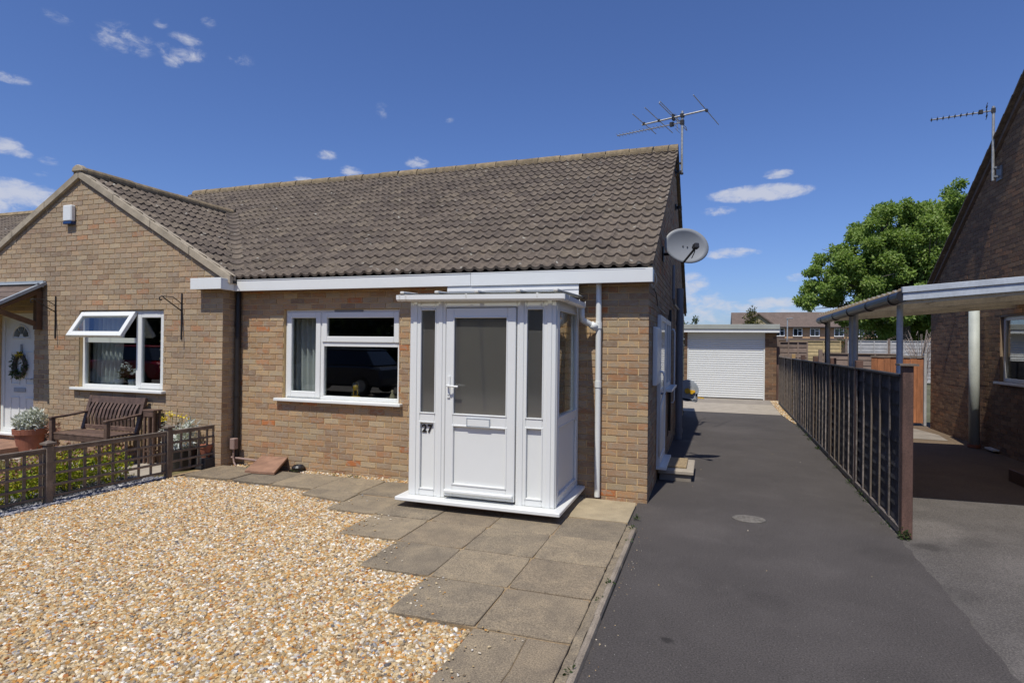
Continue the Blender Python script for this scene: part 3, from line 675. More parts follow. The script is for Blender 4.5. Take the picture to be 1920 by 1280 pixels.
# ------------------------------------------------------------------ house 27
EY, EZ, RY, RZ = -.20, 2.555, 4.45, 5.25          # eave and ridge of the long roof
SL = Vector((0, RY - EY, RZ - EZ)).normalized(); ROOFN = Vector((0, -SL.z, SL.y))
def zroof(y): return EZ + (y - EY) * (RZ - EZ) / (RY - EY)
H27 = thing('bungalow', 'buff brick bungalow with brown tiled roof behind the white porch', 'bungalow', (-2.8, 0, 0))
WIN = (-4.83, -3.06, .945, 2.145)
DOORIN = (-1.95, -1.1, .1, 2.1)
wmb = MB(); FW = [(-5.6, -.1), (-.0, -.1), (-.0, 2.42), (-5.6, 2.42)]
backing(wmb, (0, 0, 0), (1, 0, 0), (0, -1, 0), (-5.6, -.134, -.1, 2.5), [WIN])
SIDE = [(.006, -.1), (8.9, -.1), (8.9, 2.45), (4.45, 5.10), (.006, 2.42)]
# side gable
wmb.prism([(-.0065, y_, z_) for y_, z_ in [(.0065, -.1), (8.9, -.1), (8.9, 2.45), (4.45, 5.07), (.0065, 2.48)]], (-.13, 0, 0))
wmb.box(-.135, -.0070, .15, .2, -.1, 2.45)
wmb.box(-11.2, 0, 8.8, 8.9, -.1, 2.45)
wall27 = wmb.build('wall', M['mortar'], H27)
brickwork(wall27, (0, 0, 0), (1, 0, 0), (0, -1, 0), FW, [WIN], .005, -.03, M['brick'], 300, hidden=lambda u, v: (-2.3 < u < -.82 and v < 2.2) or v > 2.40)
sidew = MB().box(-.14, -.136, 8, 8.4, .2, .3)
wsb = MB().box(-.30, -.16, .2, .5, .0, .1)
side = wsb.build('side_wall', M['mortar'], H27)
brickwork(side, (0, 0, 0), (0, 1, 0), (1, 0, 0), SIDE, [], .001, -.03, M['brick'], 0)
roof27 = MB().prism([(-.02, EY, EZ - .03), (-.02, RY, RZ - .03), (-.02, 9.1, EZ - .03)], (-5.58, 0, 0)).build('roof', M['roofdeck'], H27)
O = Vector((-5.6, EY + .02, EZ + .012))
tiling(roof27, O, (1, 0, 0), SL, 21, 20, lambda p: True, 300)
RS = Vector((0, -SL.y, SL.z)); tb = MB()
vs_, fs_ = tile_geo(Vector((1, 0, 0)), RS, Vector((0, SL.z, SL.y)))
for r_ in range(20):
    for c in range(21): tb.add([Vector((-5.6 + c * TW, 9.12, EZ)) + RS * (r_ * GA) + v for v in vs_], fs_, random.random())
tb.build('rear_tile_courses', M['tile'], roof27, rnd=True, smooth=True, kind='stuff')
def ridge_tiles(roof, x0, x1, y, z, mat, n, axis='x', rad=.115):
    L_ = (x1 - x0) / n; pr_ = [(math.cos(math.pi * k / 8) * rad, math.sin(math.pi * k / 8) * rad * .85) for k in range(9)]
    base = None
    for k in range(n):
        a = x0 + k * L_
        ring0 = [(p, q - .02) for p, q in pr_] + [(pr_[-1][0], -.06), (pr_[0][0], -.06)]
        if base is None:
            mk = (lambda s, p, q: (s, p, q)) if axis == 'x' else (lambda s, p, q: (p, s, q))
            vs = [mk(-L_ / 2 + .006, p, q) for p, q in ring0] + [mk(L_ / 2 - .006, p * 1.05, q * 1.05) for p, q in ring0]; n_ = len(ring0)
            base = MB().add(vs, [(i, (i + 1) % n_, (i + 1) % n_ + n_, i + n_) for i in range(n_)] + [tuple(range(n_)), tuple(range(2 * n_ - 1, n_ - 1, -1))]).mesh('ridge_tile')
        c = (a + L_ / 2, y, z + random.uniform(-.006, .006)) if axis == 'x' else (y, a + L_ / 2, z + random.uniform(-.006, .006))
        o = link_mesh('ridge_tile', base, roof, c, mat); o.rotation_euler = (0, random.uniform(-.006, .006), random.uniform(-.008, .008)) if axis == 'x' else (random.uniform(-.006, .006), 0, 0)
ridge_tiles(roof27, -5.6, .06, RY, RZ + .02, M['ridge'], 13)
MB().box(-5.6, .03, RY - .10, RY + .10, RZ - .07, RZ + .015).build('ridge_bedding', M['barge'], roof27)
vb = MB()
for a, b in (((EY + .03, EZ - .012), (RY, RZ - .03)), ((9.1, EZ - .03), (RY, RZ - .03))):
    vb.prism([(.0, a[0], a[1] - .035), (.0, b[0], b[1] - .035), (.0, b[0], b[1] + .012), (.0, a[0], a[1] + .012)], (.045, 0, 0))
vb.build('verge', M['ridge'], roof27)
# eaves: fascia and soffit
fa = MB().box(-5.53, -2.02, -.195, -.16, 2.385, 2.535).box(-2.016, .055, -.198, -.16, 2.383, 2.535)
fa.build('fascia', M['white'], H27, bevel=.003)
MB().box(-5.5, .05, -.158, -.002, 2.388, 2.40).build('soffit', M['soffit'], H27)
MB().box(.02, .05, -.158, .02, 2.40, 2.53).build('box_end', M['white'], H27)
infill = MB()
for k in range(2):
    z0 = 2.262 + .061 * k
    infill.prism([(-2.32, -.186, z0), (-2.32, -.178, z0 + .0608), (-2.32, -.166, z0 + .0608), (-2.32, -.166, z0)], (1.58, 0, 0))
infill.build('cladding', M['white_board'], H27)
# window
def pane(name, parent, x0, x1, y, z0, z1, mat='glass'):
    return MB().box(x0, x1, y - .004, y + .004, z0, z1).build(name, M[mat], parent)
def frame_boxes(mb, x0, x1, z0, z1, w, y0, y1):
    mb.box(x0, x0 + w, y0, y1, z0, z1); mb.box(x1 - w, x1, y0, y1, z0, z1)
    mb.box(x0 + w, x1 - w, y0, y1, z0, z0 + w); mb.box(x0 + w, x1 - w, y0, y1, z1 - w, z1); return mb
def window(parent, x0, x1, z0, z1, yw, label=None):
    y0 = yw + .055
    w = frame_boxes(MB(), x0 + .004, x1 - .004, z0 + .01, z1 - .003, .045, y0, y0 + .06).build('window', M['white'], parent, bevel=.004)
    MB().box(x0 - .09, x1 + .06, yw - .075, y0 + .02, z0 - .03, z0 + .008).build('sill', M['white'], w, bevel=.006)
    return w, y0
w27, y0 = window(H27, *WIN, 0)
MB().box(-4.285, -4.215, y0 - .001, y0 + .06, 1.0, 2.095).build('mullion', M['white'], w27, bevel=.003)
MB().box(-4.214, -3.11, y0 - .001, y0 + .06, 1.655, 1.735).build('transom', M['white'], w27, bevel=.003)
frame_boxes(MB(), -4.80, -4.262, .975, 2.105, .075, y0 - .018, y0 + .04).build('sash', M['white'], w27, bevel=.006)
frame_boxes(MB(), -4.238, -3.085, 1.712, 2.105, .075, y0 - .018, y0 + .04).build('sash', M['white'], w27, bevel=.006)
MB().box(-4.05, -3.62, y0 - .012, y0, 2.108, 2.132).build('trickle_vent', M['grey_plastic'], w27)
pane('pane', w27, -4.73, -4.33, y0 + .01, 1.045, 2.035); pane('pane', w27, -4.17, -3.155, y0 + .01, 1.78, 2.035); pane('pane', w27, -4.218, -3.10, y0 + .03, .995, 1.66)
def room(parent, x0, x1, y0, y1, z0, z1):
    mb = MB()
    c = [(x, y, z) for z in (z0, z1) for y in (y0, y1) for x in (x0, x1)]
    mb.add(c, [(0, 1, 3, 2), (4, 6, 7, 5), (2, 3, 7, 6), (0, 2, 6, 4), (1, 5, 7, 3)])
    return mb.build('room', M['room'], parent)
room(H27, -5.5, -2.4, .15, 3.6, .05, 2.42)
def curtain(parent, x0, x1, y, z0, z1, folds, depth=.05, taper=0, mat='curtain'):
    n = folds * 8; mb = MB(); vs = []
    for k, z in enumerate((z0, (z0 + z1) / 2, z1)):
        for i in range(n + 1):
            t = i / n; xr = x1 - taper * (1 - k / 2)
            vs.append((x0 + (xr - x0) * t, y + depth * math.sin(t * folds * 2 * math.pi + .3 * k) * (.6 + .4 * math.sin(3 * t)), z))
    mb.add(vs, [(k * (n + 1) + i, k * (n + 1) + i + 1, (k + 1) * (n + 1) + i + 1, (k + 1) * (n + 1) + i) for k in range(2) for i in range(n)])
    return mb.build('curtain', M[mat], parent, smooth=True)
curtain(H27, -4.95, -4.42, .26, .85, 2.2, 6, .045, -.05); curtain(H27, -3.16, -2.8, .24, .85, 2.2, 4)
MB().box(-4.95, -2.95, .16, .36, .95, .975).build('window_board', M['white'], H27)
# dome clock and ornament on the window board
cl = thing('glass_dome_clock', 'gold clock under a glass dome on the bungalow windowsill', 'clock', (-3.83, .22, .975))
MB().lathe([(0, 0), (.06, 0), (.06, .015), (.05, .025), (0, .025)], (-3.83, .22, .975)).build('base', M['yellow'], cl, smooth=True)
MB().lathe([(0, .10), (.032, .10), (.036, .135), (.03, .165), (0, .17)], (-3.83, .22, .975)).tube([(-3.86, .22, 1.0), (-3.86, .22, 1.08)], .006).tube([(-3.80, .22, 1.0), (-3.80, .22, 1.08)], .006).build('movement', M['yellow'], cl, smooth=True)
MB().lathe([(.052, .025), (.052, .15), (.045, .19), (.028, .21), (0, .218)], (-3.83, .22, .975)).build('dome', M['glass'], cl, smooth=True)
bird = MB().lathe([(0, 0), (.03, .0), (.034, .03), (.026, .06), (.012, .085), (.016, .105), (.010, .122), (0, .126)], (-3.27, .21, .976), 14).build('bird_ornament', M['tan_wall'], smooth=True)
tag(bird, 'small stone bird ornament at the right end of windowsill', 'ornament')
# pipes on the front
dp = MB().tube([(-.535, -.055, .04), (-.54, -.055, 2.39)], .031, 14)
for z in (1.28, 1.93): dp.tube([(-.538, -.055, z - .035), (-.538, -.055, z + .035)], .037, 14)
dp.build('downpipe', M['white'], H27, smooth=False)
MB().tube([(-5.55, -.05, .12), (-5.55, -.05, 2.40)], .036, 14).tube([(-5.55, -.05, 1.9), (-5.55, -.05, 1.95)], .043, 12).tube([(-5.55, -.05, .95), (-5.55, -.05, 1.0)], .043, 12).build('black_downpipe', M['black_plastic'], H27)
# side: meter box, door, window, rails, pipes
mbx = MB().box(.002, .05, .43, .97, 1.25, 1.93).build('meter_box', M['white'], H27, bevel=.008)
MB().box(.05, .056, .46, .94, 1.28, 1.90).build('box_door', M['white'], mbx, bevel=.004)
sd = MB()
sd.box(.002, .05, 1.05, 1.12, .20, 2.1).box(.002, .05, 1.88, 1.95, .20, 2.1).box(.002, .05, 1.12, 1.88, 2.03, 2.1).box(.002, .05, 1.12, 1.88, .2, .3)
sdo = sd.build('side_door', M['white'], H27, bevel=.004)
MB().box(.004, .035, 1.12, 1.88, .3, 2.03).build('leaf', M['white'], sdo, bevel=.004)
MB().box(.036, .042, 1.22, 1.78, 1.15, 1.93).build('pane', M['dark_pane'], sdo)
MB().box(.002, .13, 1.03, 1.97, .165, .20).build('threshold', M['white'], sdo, bevel=.005)
MB().tube([(.03, 1.2, 1.1), (.09, 1.2, 1.1), (.09, 1.32, 1.1), (.03, 1.32, 1.1)], .012).build('handle', M['grey_plastic'], sdo)
sw = MB()
sw.box(.002, .04, 2.15, 2.22, 1.10, 2.1).box(.002, .04, 3.1, 3.17, 1.10, 2.1).box(.002, .04, 2.22, 3.1, 2.03, 2.1).box(.002, .04, 2.22, 3.1, 1.1, 1.17).box(.002, .04, 2.62, 2.69, 1.17, 2.03)
sw = sw.build('side_window', M['white'], H27, bevel=.004)
MB().box(.004, .02, 2.22, 3.1, 1.17, 2.03).build('pane', M['dark_pane'], sw); MB().box(.002, .13, 2.08, 3.24, 1.06, 1.10).build('sill', M['white'], sw, bevel=.005)
MB().tube([(.004, .98, 1.40), (.08, .98, 1.39), (.10, .99, 1.34), (.10, 1.0, 1.14), (.08, .99, 1.06), (.06, .95, .98), (.05, .93, .35)], .014, 8).build('grab_rail', M['white'], H27, smooth=True)
MB().tube([(.004, 3.35, 1.98), (.07, 3.35, 1.98), (.085, 3.35, 1.93), (.085, 3.36, .85), (.07, 3.36, .8), (.004, 3.36, .8)], .014, 8).build('grab_rail', M['white'], H27, smooth=True)
MB().tube([(.095, 4.75, .0), (.095, 4.75, 2.78)], .062, 14).tube([(.095, 4.75, 2.1), (.095, 4.75, 2.16)], .07, 14).tube([(.095, 4.75, .12), (.095, 4.75, .2)], .07, 14).build('soil_pipe', M['grey_plastic'], H27)
MB().tube([(.05, 3.5, 3.05), (.05, 3.5, 2.5), (.06, 3.6, 2.42), (.08, 4.65, 2.38)], .022, 8).build('waste_pipe', M['grey_plastic'], H27)
MB().tube([(.02, .34, 2.36), (.03, .5, 2.32), (.02, .9, 2.2), (.015, 2.0, 2.18), (.015, 2.9, 2.2), (.012, 3.0, .3)], .006, 6).build('cable', M['black_plastic'], H27)
MB().tube([(.03, .0, 2.52), (.06, .08, 2.50), (.07, .12, 2.42), (.03, .15, 2.36), (.012, .12, 2.40)], .006, 6).build('loose_cable', M['white_old'], H27)
MB().tube([(.02, 3.3, 2.3), (.02, 3.3, .35)], .02, 8).build('black_pipe', M['black_plastic'], H27)
lt = MB().box(.004, .03, 4.52, 4.64, 4.2, 4.3).bar((.02, 4.58, 4.25), (.10, 4.56, 4.22), .05, .05).box(.07, .12, 4.50, 4.64, 4.20, 4.26).build('security_light', M['black_plastic'])
tag(lt, 'black security light high on the bungalow gable under ridge', 'light')

# ------------------------------------------------------------------ white porch
PO = thing('porch', 'white plastic entrance porch numbered 27 with frosted glass', 'porch', (-1.55, -.55, 0))
YF = -1.05
MB().box(-2.27, -.82, -.99, -.012, -.02, .10).build('plinth', M['brick_dark'], PO)
MB().box(-2.42, -.68, -1.18, -.008, .10, .138).build('base_sill', M['white'], PO, bevel=.006)
fr = MB()
Z0, Z1 = .139, 2.15
for x0, x1 in ((-2.334, -2.21), (-2.04, -1.925), (-1.16, -1.06), (-.893, -.765)):
    fr.box(x0, x1, YF, YF + .07, Z0, Z1)
for x0, x1 in ((-2.21, -2.04), (-1.06, -.893)):
    fr.box(x0, x1, YF + .001, YF + .07, 2.055, Z1); fr.box(x0, x1, YF + .001, YF + .07, .90, .995); fr.box(x0, x1, YF + .001, YF + .07, Z0, .215)
fr.box(-1.925, -1.16, YF + .001, YF + .07, 2.075, Z1)
for xs in (-.765, -2.264):                      # the two returns to the wall
    fr.box(xs - .07, xs, YF + .071, YF + .13, Z0, Z1); fr.box(xs - .07, xs, -.11, -.012, Z0, Z1)
    fr.box(xs - .069, xs - .001, YF + .13, -.11, 2.05, Z1); fr.box(xs - .069, xs - .001, YF + .13, -.11, .90, .995); fr.box(xs - .069, xs - .001, YF + .13, -.11, Z0, .225)
fr.build('frame', M['white'], PO, bevel=.007)
# raised cover strips that run down the posts
cs = MB()
for x in (-2.272, -1.982, -1.11, -.829): cs.box(x - .022, x + .022, YF - .008, YF - .0005, Z0, Z1)
cs.box(-.7645, -.757, YF + .02, YF + .06, Z0, Z1)
cs.build('cover_strip', M['white'], PO, bevel=.003)
for x0, x1 in ((-2.21, -2.04), (-1.06, -.893)):
    MB().box(x0, x1, YF + .03, YF + .05, .215, .90).build('lower_panel', M['white'], PO)
    pane('side_light', PO, x0, x1, YF + .035, .995, 2.055, 'frost')
    bd = frame_boxes(MB(), x0 - .006, x1 + .006, .205, .905, .014, YF - .006, YF + .02)
    frame_boxes(bd, x0 - .006, x1 + .006, .985, 2.06, .012, YF - .006, YF + .02); bd.build('beading', M['white'], PO, bevel=.003)
for xs in (-.80, -2.30):
    MB().box(xs - .01, xs + .01, YF + .13, -.11, .225, .90).build('side_panel', M['white'], PO)
    MB().box(xs - .004, xs + .004, YF + .13, -.11, .995, 2.05).build('side_pane', M['frost' if xs < -1 else 'glass'], PO)
sbd = MB()
for z0, z1 in ((.215, .905), (.985, 2.055)):
    sbd.box(-.785, -.761, YF + .12, YF + .135, z0, z1).box(-.785, -.761, -.12, -.105, z0, z1).box(-.785, -.761, YF + .135, -.12, z0, z0 + .014).box(-.785, -.761, YF + .135, -.12, z1 - .014, z1)
sbd.build('side_beading', M['white'], PO, bevel=.003)
# door
do = MB()
dx0, dx1, dz0, dz1 = -1.916, -1.168, .165, 2.068
do.box(dx0, dx0 + .085, YF - .012, YF + .05, dz0, dz1).box(dx1 - .09, dx1, YF - .012, YF + .05, dz0, dz1)
do.box(dx0 + .085, dx1 - .09, YF - .011, YF + .05, dz1 - .095, dz1).box(dx0 + .085, dx1 - .09, YF - .011, YF + .05, .88, 1.0).box(dx0 + .085, dx1 - .09, YF - .011, YF + .05, dz0, .29)
door = do.build('door', M['white'], PO, bevel=.005)
MB().box(dx0 + .085, dx1 - .09, YF + .012, YF + .035, .29, .88).build('door_panel', M['white'], door)
bd = frame_boxes(MB(), dx0 + .075, dx1 - .08, .28, .89, .018, YF - .018, YF + .01); frame_boxes(bd, dx0 + .078, dx1 - .083, .988, 1.982, .014, YF - .018, YF + .01)
bd.build('beading', M['white'], door, bevel=.004)
pane('door_glass', door, dx0 + .085, dx1 - .09, YF + .02, 1.0, dz1 - .095, 'frost')
lb = frame_boxes(MB(), -1.675, -1.425, .878, .966, .007, YF - .026, YF - .011).build('letterbox', M['steel'], door)
MB().box(-1.668, -1.432, YF - .024, YF - .012, .885, .959).build('flap', M['white'], lb, bevel=.003)
MB().box(dx0 + .005, dx1 - .01, YF - .055, YF - .012, .205, .237).build('weather_bar', M['white'], door, bevel=.008)
MB().box(-1.893, -1.862, YF - .024, YF - .012, 1.16, 1.38).tube([(-1.878, YF - .02, 1.285), (-1.878, YF - .065, 1.285), (-1.86, YF - .07, 1.283), (-1.755, YF - .066, 1.278)], .010, 8).tube([(-1.878, YF - .02, 1.20), (-1.878, YF - .03, 1.20)], .012, 10).build('handle', M['white'], door, smooth=False)
MB().box(-1.48, -.93, -.05, -.012, .12, 2.08).build('inner_door', plain('dark_inner_door', (.035, .04, .03), .5, .2, 4), PO)
MB().box(-2.22, -1.50, -.03, -.012, .12, 2.12).build('inner_panel', plain('cream_inner_panel', (.40, .34, .25), .8, .1, 3), PO)
# raised numerals
def text_mesh(s, size, ext, bold):
    cu = bpy.data.curves.new('txt', 'FONT'); cu.body = s; cu.size = size; cu.extrude = ext; cu.offset = bold
    o = bpy.data.objects.new('txt', cu); COL.objects.link(o); bpy.context.view_layer.update()
    me = bpy.data.meshes.new_from_object(o.evaluated_get(bpy.context.evaluated_depsgraph_get())); bpy.data.objects.remove(o); return me
for ch, x in (('2', -2.194), ('7', -2.132)):
    me = text_mesh(ch, .108, .004, .003); n_ = link_mesh('numeral', me, PO, (x, YF + .0245, .792), M['black']); n_.rotation_euler = (R(90), 0, 0)
# roof of the porch
MB().add([(-2.40, -.026, 2.236), (-.70, -.026, 2.236), (-.70, -1.17, 2.205), (-2.40, -1.17, 2.205), (-2.40, -.026, 2.244), (-.70, -.026, 2.244), (-.70, -1.17, 2.213), (-2.40, -1.17, 2.213)],
         [(0, 1, 2, 3), (7, 6, 5, 4), (0, 4, 5, 1), (3, 2, 6, 7), (0, 3, 7, 4), (1, 5, 6, 2)]).build('roof_sheet', M['poly'], PO)
for x in (-2.36, -1.97, -1.54, -1.11, -.74):
    MB().bar((x, -.03, 2.247), (x, -1.19, 2.222), .045, .026).build('glazing_bar', M['white_old'], PO, bevel=.006)
MB().box(-2.36, -.75, YF - .02, YF + .07, 2.151, 2.20).box(-.82, -.75, YF + .07, -.01, 2.151, 2.20).build('eaves_beam', M['white_old'], PO, bevel=.004)
gp = [(-.0, .0), (.0, -.045), (-.02, -.062), (-.055, -.062), (-.075, -.045), (-.075, .0), (-.068, .0), (-.068, -.04), (-.052, -.055), (-.022, -.055), (-.007, -.04), (-.007, 0)]
gut = MB().prism([(-2.43, YF - .055 + a, 2.20 + b) for a, b in gp], (1.77, 0, -.012))
gut.prism([(-.735 - a, -1.14, 2.188 + b) for a, b in gp], (0, .97, -.02))
gutter = gut.build('gutter', M['white'], PO)
for x in (-2.40, -2.33, -1.66, -.93): MB().prism([(x, YF - .053 + a * 1.06 + .002, 2.203 + b * 1.08) for a, b in gp], (.018, 0, 0)).build('gutter_bracket', M['white_old'], PO)
for y_ in (-.96, -.5, -.2): MB().prism([(-.737 - a * 1.06, y_, 2.186 + b * 1.08) for a, b in gp], (0, .018, 0)).build('gutter_bracket', M['white_old'], PO)
MB().tube([(-.70, -.21, 2.12), (-.70, -.19, 2.02), (-.695, -.17, 1.985), (-.58, -.075, 1.915), (-.545, -.06, 1.885)], .033, 12).tube([(-.615, -.105, 1.94), (-.565, -.07, 1.90)], .041, 12).build('swan_neck', M['white'], PO, smooth=True)

# ------------------------------------------------------------------ bits along the wall of 27
rs = MB().prism([(-4.98, -.50, .03), (-4.55, -.46, .03), (-4.72, .0 - .01, .13), (-5.16, -.01, .115)], (0, 0, .035)).build('leaning_slab', M['red_slab'], bevel=.004)
tag(rs, 'tilted red brown slab leaning over the drain by wall', 'slab')
hp = MB().lathe([(.0, .0), (.07, .0), (.085, .06), (.06, .085), (.045, .05), (0, .045)], (-4.50, -.07, .0), 14).box(-4.60, -4.42, -.13, -.02, .0, .03).build('drain_hopper', M['black_plastic'])
tag(hp, 'black plastic drain hopper beside the leaning red slab', 'drain')
eb = thing('cable_box', 'small faded brown meter cover on a pipe by black downpipe', 'utility box', (-5.56, -.05, 0))
MB().box(-5.555, -5.475, -.17, -.09, .235, .385).build('box', M['pinkbox'], eb, bevel=.008)
MB().tube([(-5.52, -.13, .235), (-5.52, -.13, .11), (-5.50, -.14, .06), (-5.45, -.16, .015)], .012, 8).build('conduit', M['pinkbox'], eb)
pp = MB().tube([(-5.62, -.10, .115), (-5.0, -.10, .095)], .016, 10).build('waste_pipe', M['pinkbox']); tag(pp, 'thin brown pipe lying along the wall foot toward slab', 'pipe')

# satellite dish and aerials
SD = thing('satellite_dish', 'grey satellite dish on bracket at the bungalow gable corner', 'satellite dish', (.0, 1.2, 2.95))
dc = Vector((.33, 1.50, 3.03)); az = R(24); el = R(5)
dn = Vector((math.sin(az) * math.cos(el), -math.cos(az) * math.cos(el), math.sin(el))); dxv = Vector((math.cos(az), math.sin(az), 0)); dyv = dn.cross(dxv).normalized()
if dyv.z < 0: dyv = -dyv
rl = R(-9); dxv, dyv = dxv * math.cos(rl) + dyv * math.sin(rl), dyv * math.cos(rl) - dxv * math.sin(rl)
vs = []; nr, na = 6, 36
for s_ in (0, -.006):
    for i in range(nr + 1):
        rr = i / nr
        for k in range(na):
            t = 2 * math.pi * k / na; vs.append(dc + dxv * (.30 * rr * math.cos(t)) + dyv * (.232 * rr * math.sin(t)) + dn * (.06 * rr * rr - .06 + s_))
fs = []
for s_ in range(2):
    o0 = s_ * (nr + 1) * na
    fs += [(o0 + i * na + k, o0 + i * na + (k + 1) % na, o0 + (i + 1) * na + (k + 1) % na, o0 + (i + 1) * na + k) for i in range(nr) for k in range(na)]
e0, e1 = nr * na, (2 * nr + 1) * na
fs += [(e0 + k, e0 + (k + 1) % na, e1 + (k + 1) % na, e1 + k) for k in range(na)]
MB().add(vs, fs).build('reflector', M['dish'], SD, smooth=True)
foot = dc - dyv * .228 - dxv * .01; head = dc - dyv * .09 + dxv * .02 + dn * .28
MB().bar(foot - dn * .02, head, .022, .018).build('feed_arm', M['iron'], SD)
MB().bar(head - dn * .045 + dyv * .01, head + dn * .03 + dyv * .02, .06, .065).tube([head - dn * .045 + dyv * .015, head - dn * .085 + dyv * .015], .026, 12).build('receiver', M['iron'], SD, bevel=.006)
MB().tube([head - dn * .02, head - dyv * .06 - dn * .03, head - dyv * .12 - dn * .1], .006, 6).build('lead', M['iron'], SD)
wc = Vector((.01, 1.78, 2.97))
MB().box(.003, .02, 1.70, 1.86, 2.87, 3.07).tube([wc, wc + Vector((.14, -.02, 0)), dc - dn * .09], .02, 10).obox(dc - dn * .09, (dxv * .05, dyv * .07, dn * .02)).build('wall_bracket', M['iron'], SD, bevel=.002)
bolts = MB()
for a, b in ((-.03, .0), (.03, .0)): bolts.obox(dc + dxv * a + dyv * b - dn * .055, (dxv * .007, dyv * .007, dn * .006))
bolts.build('bolt', M['iron'], SD)

ea = R(15.5); ev = Vector((math.sin(ea), math.cos(ea), 0)); bv = Vector((math.cos(ea), -math.sin(ea), 0))
AE = thing('roof_aerial', 'tall aerial pole with wide rods above the bungalow gable ridge', 'aerial', (.12, 4.4, 4.8))
MB().tube([(.12, 4.4, 4.80), (.12, 4.4, 5.93)], .021, 10).build('mast', M['alu'], AE)
MB().box(.003, .12, 4.37, 4.43, 4.82, 4.86).box(.003, .02, 4.32, 4.48, 4.78, 4.90).tube([(.12, 4.4, 4.795), (.12, 4.4, 4.82)], .03, 10).box(.003, .12, 4.38, 4.42, 4.98, 5.01).build('mast_bracket', M['iron'], AE)
c0 = Vector((.12, 4.4, 5.85))
MB().tube([c0 - bv * .76 - Vector((0, 0, .015)), c0 + bv * .45 + Vector((0, 0, .01))], .016, 8).build('boom', M['alu'], AE)
for t, lo, hi in ((-.72, .55, .62), (-.43, .70, .74), (.43, .76, .78)):
    c = c0 + bv * t; MB().tube([c - ev * lo, c + ev * hi], .007, 6).build('rod', M['alu'], AE)
    MB().obox(c, (bv * .02, ev * .03, Vector((0, 0, .02)))).build('rod_clamp', M['iron'], AE)
c = c0 - bv * .16
MB().tube([c - ev * .74, c - ev * .70 + Vector((0, 0, .045)), c + ev * .72 + Vector((0, 0, .045)), c + ev * .77, c + ev * .70 - Vector((0, 0, .0)), c - ev * .70, c - ev * .74], .007, 6).build('folded_dipole', M['alu'], AE)
MB().obox(c, (bv * .02, ev * .04, Vector((0, 0, .05)))).obox(c0, (bv * .03, ev * .035, Vector((0, 0, .03)))).build('mast_clamp', M['iron'], AE)
c1 = Vector((.12, 4.4, 5.73))
MB().tube([c1 - bv * 1.26, c1 + bv * .02], .010, 6).build('lower_boom', M['alu'], AE)
for k in range(15):
    c = c1 - bv * (1.24 - k * .066); MB().tube([c - ev * .10, c + ev * .10], .004, 5).build('director', M['alu'], AE)
MB().obox(c1 - bv * .19, (bv * .035, ev * .03, Vector((0, 0, .035)))).obox(c1, (bv * .03, ev * .03, Vector((0, 0, .04)))).build('junction_box', M['iron'], AE)
grid = MB()
for zz in (-.13, -.07, .07, .13): grid.tube([c1 - bv * .09 - ev * .14 + Vector((0, 0, zz)), c1 - bv * .09 + ev * .14 + Vector((0, 0, zz))], .004, 5)
grid.tube([c1 - bv * .09 + Vector((0, 0, -.14)), c1 - bv * .09 + Vector((0, 0, .14))], .006, 5).build('reflector_grid', M['alu'], AE)
AR = thing('gable_aerial', 'slim television aerial on a pole by the right house gable', 'aerial', (5.1, 5.37, 4.6))
MB().tube([(5.1, 5.37, 4.55), (5.1, 5.37, 5.8)], .021, 10).build('mast', M['alu'], AR)
MB().box(5.1, 5.197, 5.34, 5.40, 4.60, 4.63).box(5.18, 5.197, 5.28, 5.46, 4.55, 4.78).box(5.1, 5.197, 5.34, 5.40, 4.75, 4.78).build('mast_bracket', M['grey_plastic'], AR)
c1 = Vector((5.1, 5.37, 5.73)); b2 = Vector((math.cos(R(6)), -math.sin(R(6)), 0))
MB().tube([c1 - b2 * .88 - Vector((0, 0, .03)), c1 + b2 * .03], .011, 6).build('boom', M['alu'], AR)
for k in range(9):
    c = c1 - b2 * (.86 - k * .083) - Vector((0, 0, .03 - k * .003)); MB().tube([c - ev * .11, c + ev * .11], .005, 5).obox(c, (b2 * .012, ev * .012, Vector((0, 0, .014)))).build('director', M['iron'], AR)
MB().obox(c1 - b2 * .17, (b2 * .03, ev * .03, Vector((0, 0, .03)))).obox(c1, (b2 * .03, ev * .03, Vector((0, 0, .035)))).build('junction_box', M['iron'], AR)
grid = MB()
for zz in (-.10, -.05, .05, .10): grid.tube([c1 - b2 * .09 - ev * .13 + Vector((0, 0, zz)), c1 - b2 * .09 + ev * .13 + Vector((0, 0, zz))], .005, 5)
grid.tube([c1 - b2 * .09 + Vector((0, 0, -.11)), c1 - b2 * .09 + Vector((0, 0, .11))], .006, 5).build('reflector_grid', M['iron'], AR)

# step by the side door
ST = thing('door_step', 'low concrete step with mat outside the bungalow side door', 'step', (.22, 1.6, 0))
MB().box(.03, .42, 1.25, 2.0, -.01, .085).build('step_base', M['conc_grey'], ST, bevel=.006)
MB().box(.01, .45, 1.22, 2.05, .085, .135).build('step_slab', M['conc'], ST, bevel=.008)
mt = MB().box(.04, .36, 1.38, 1.98, .135, .165).build('doormat', M['mat'], bevel=.008); tag(mt, 'coir doormat lying on the concrete step', 'doormat')
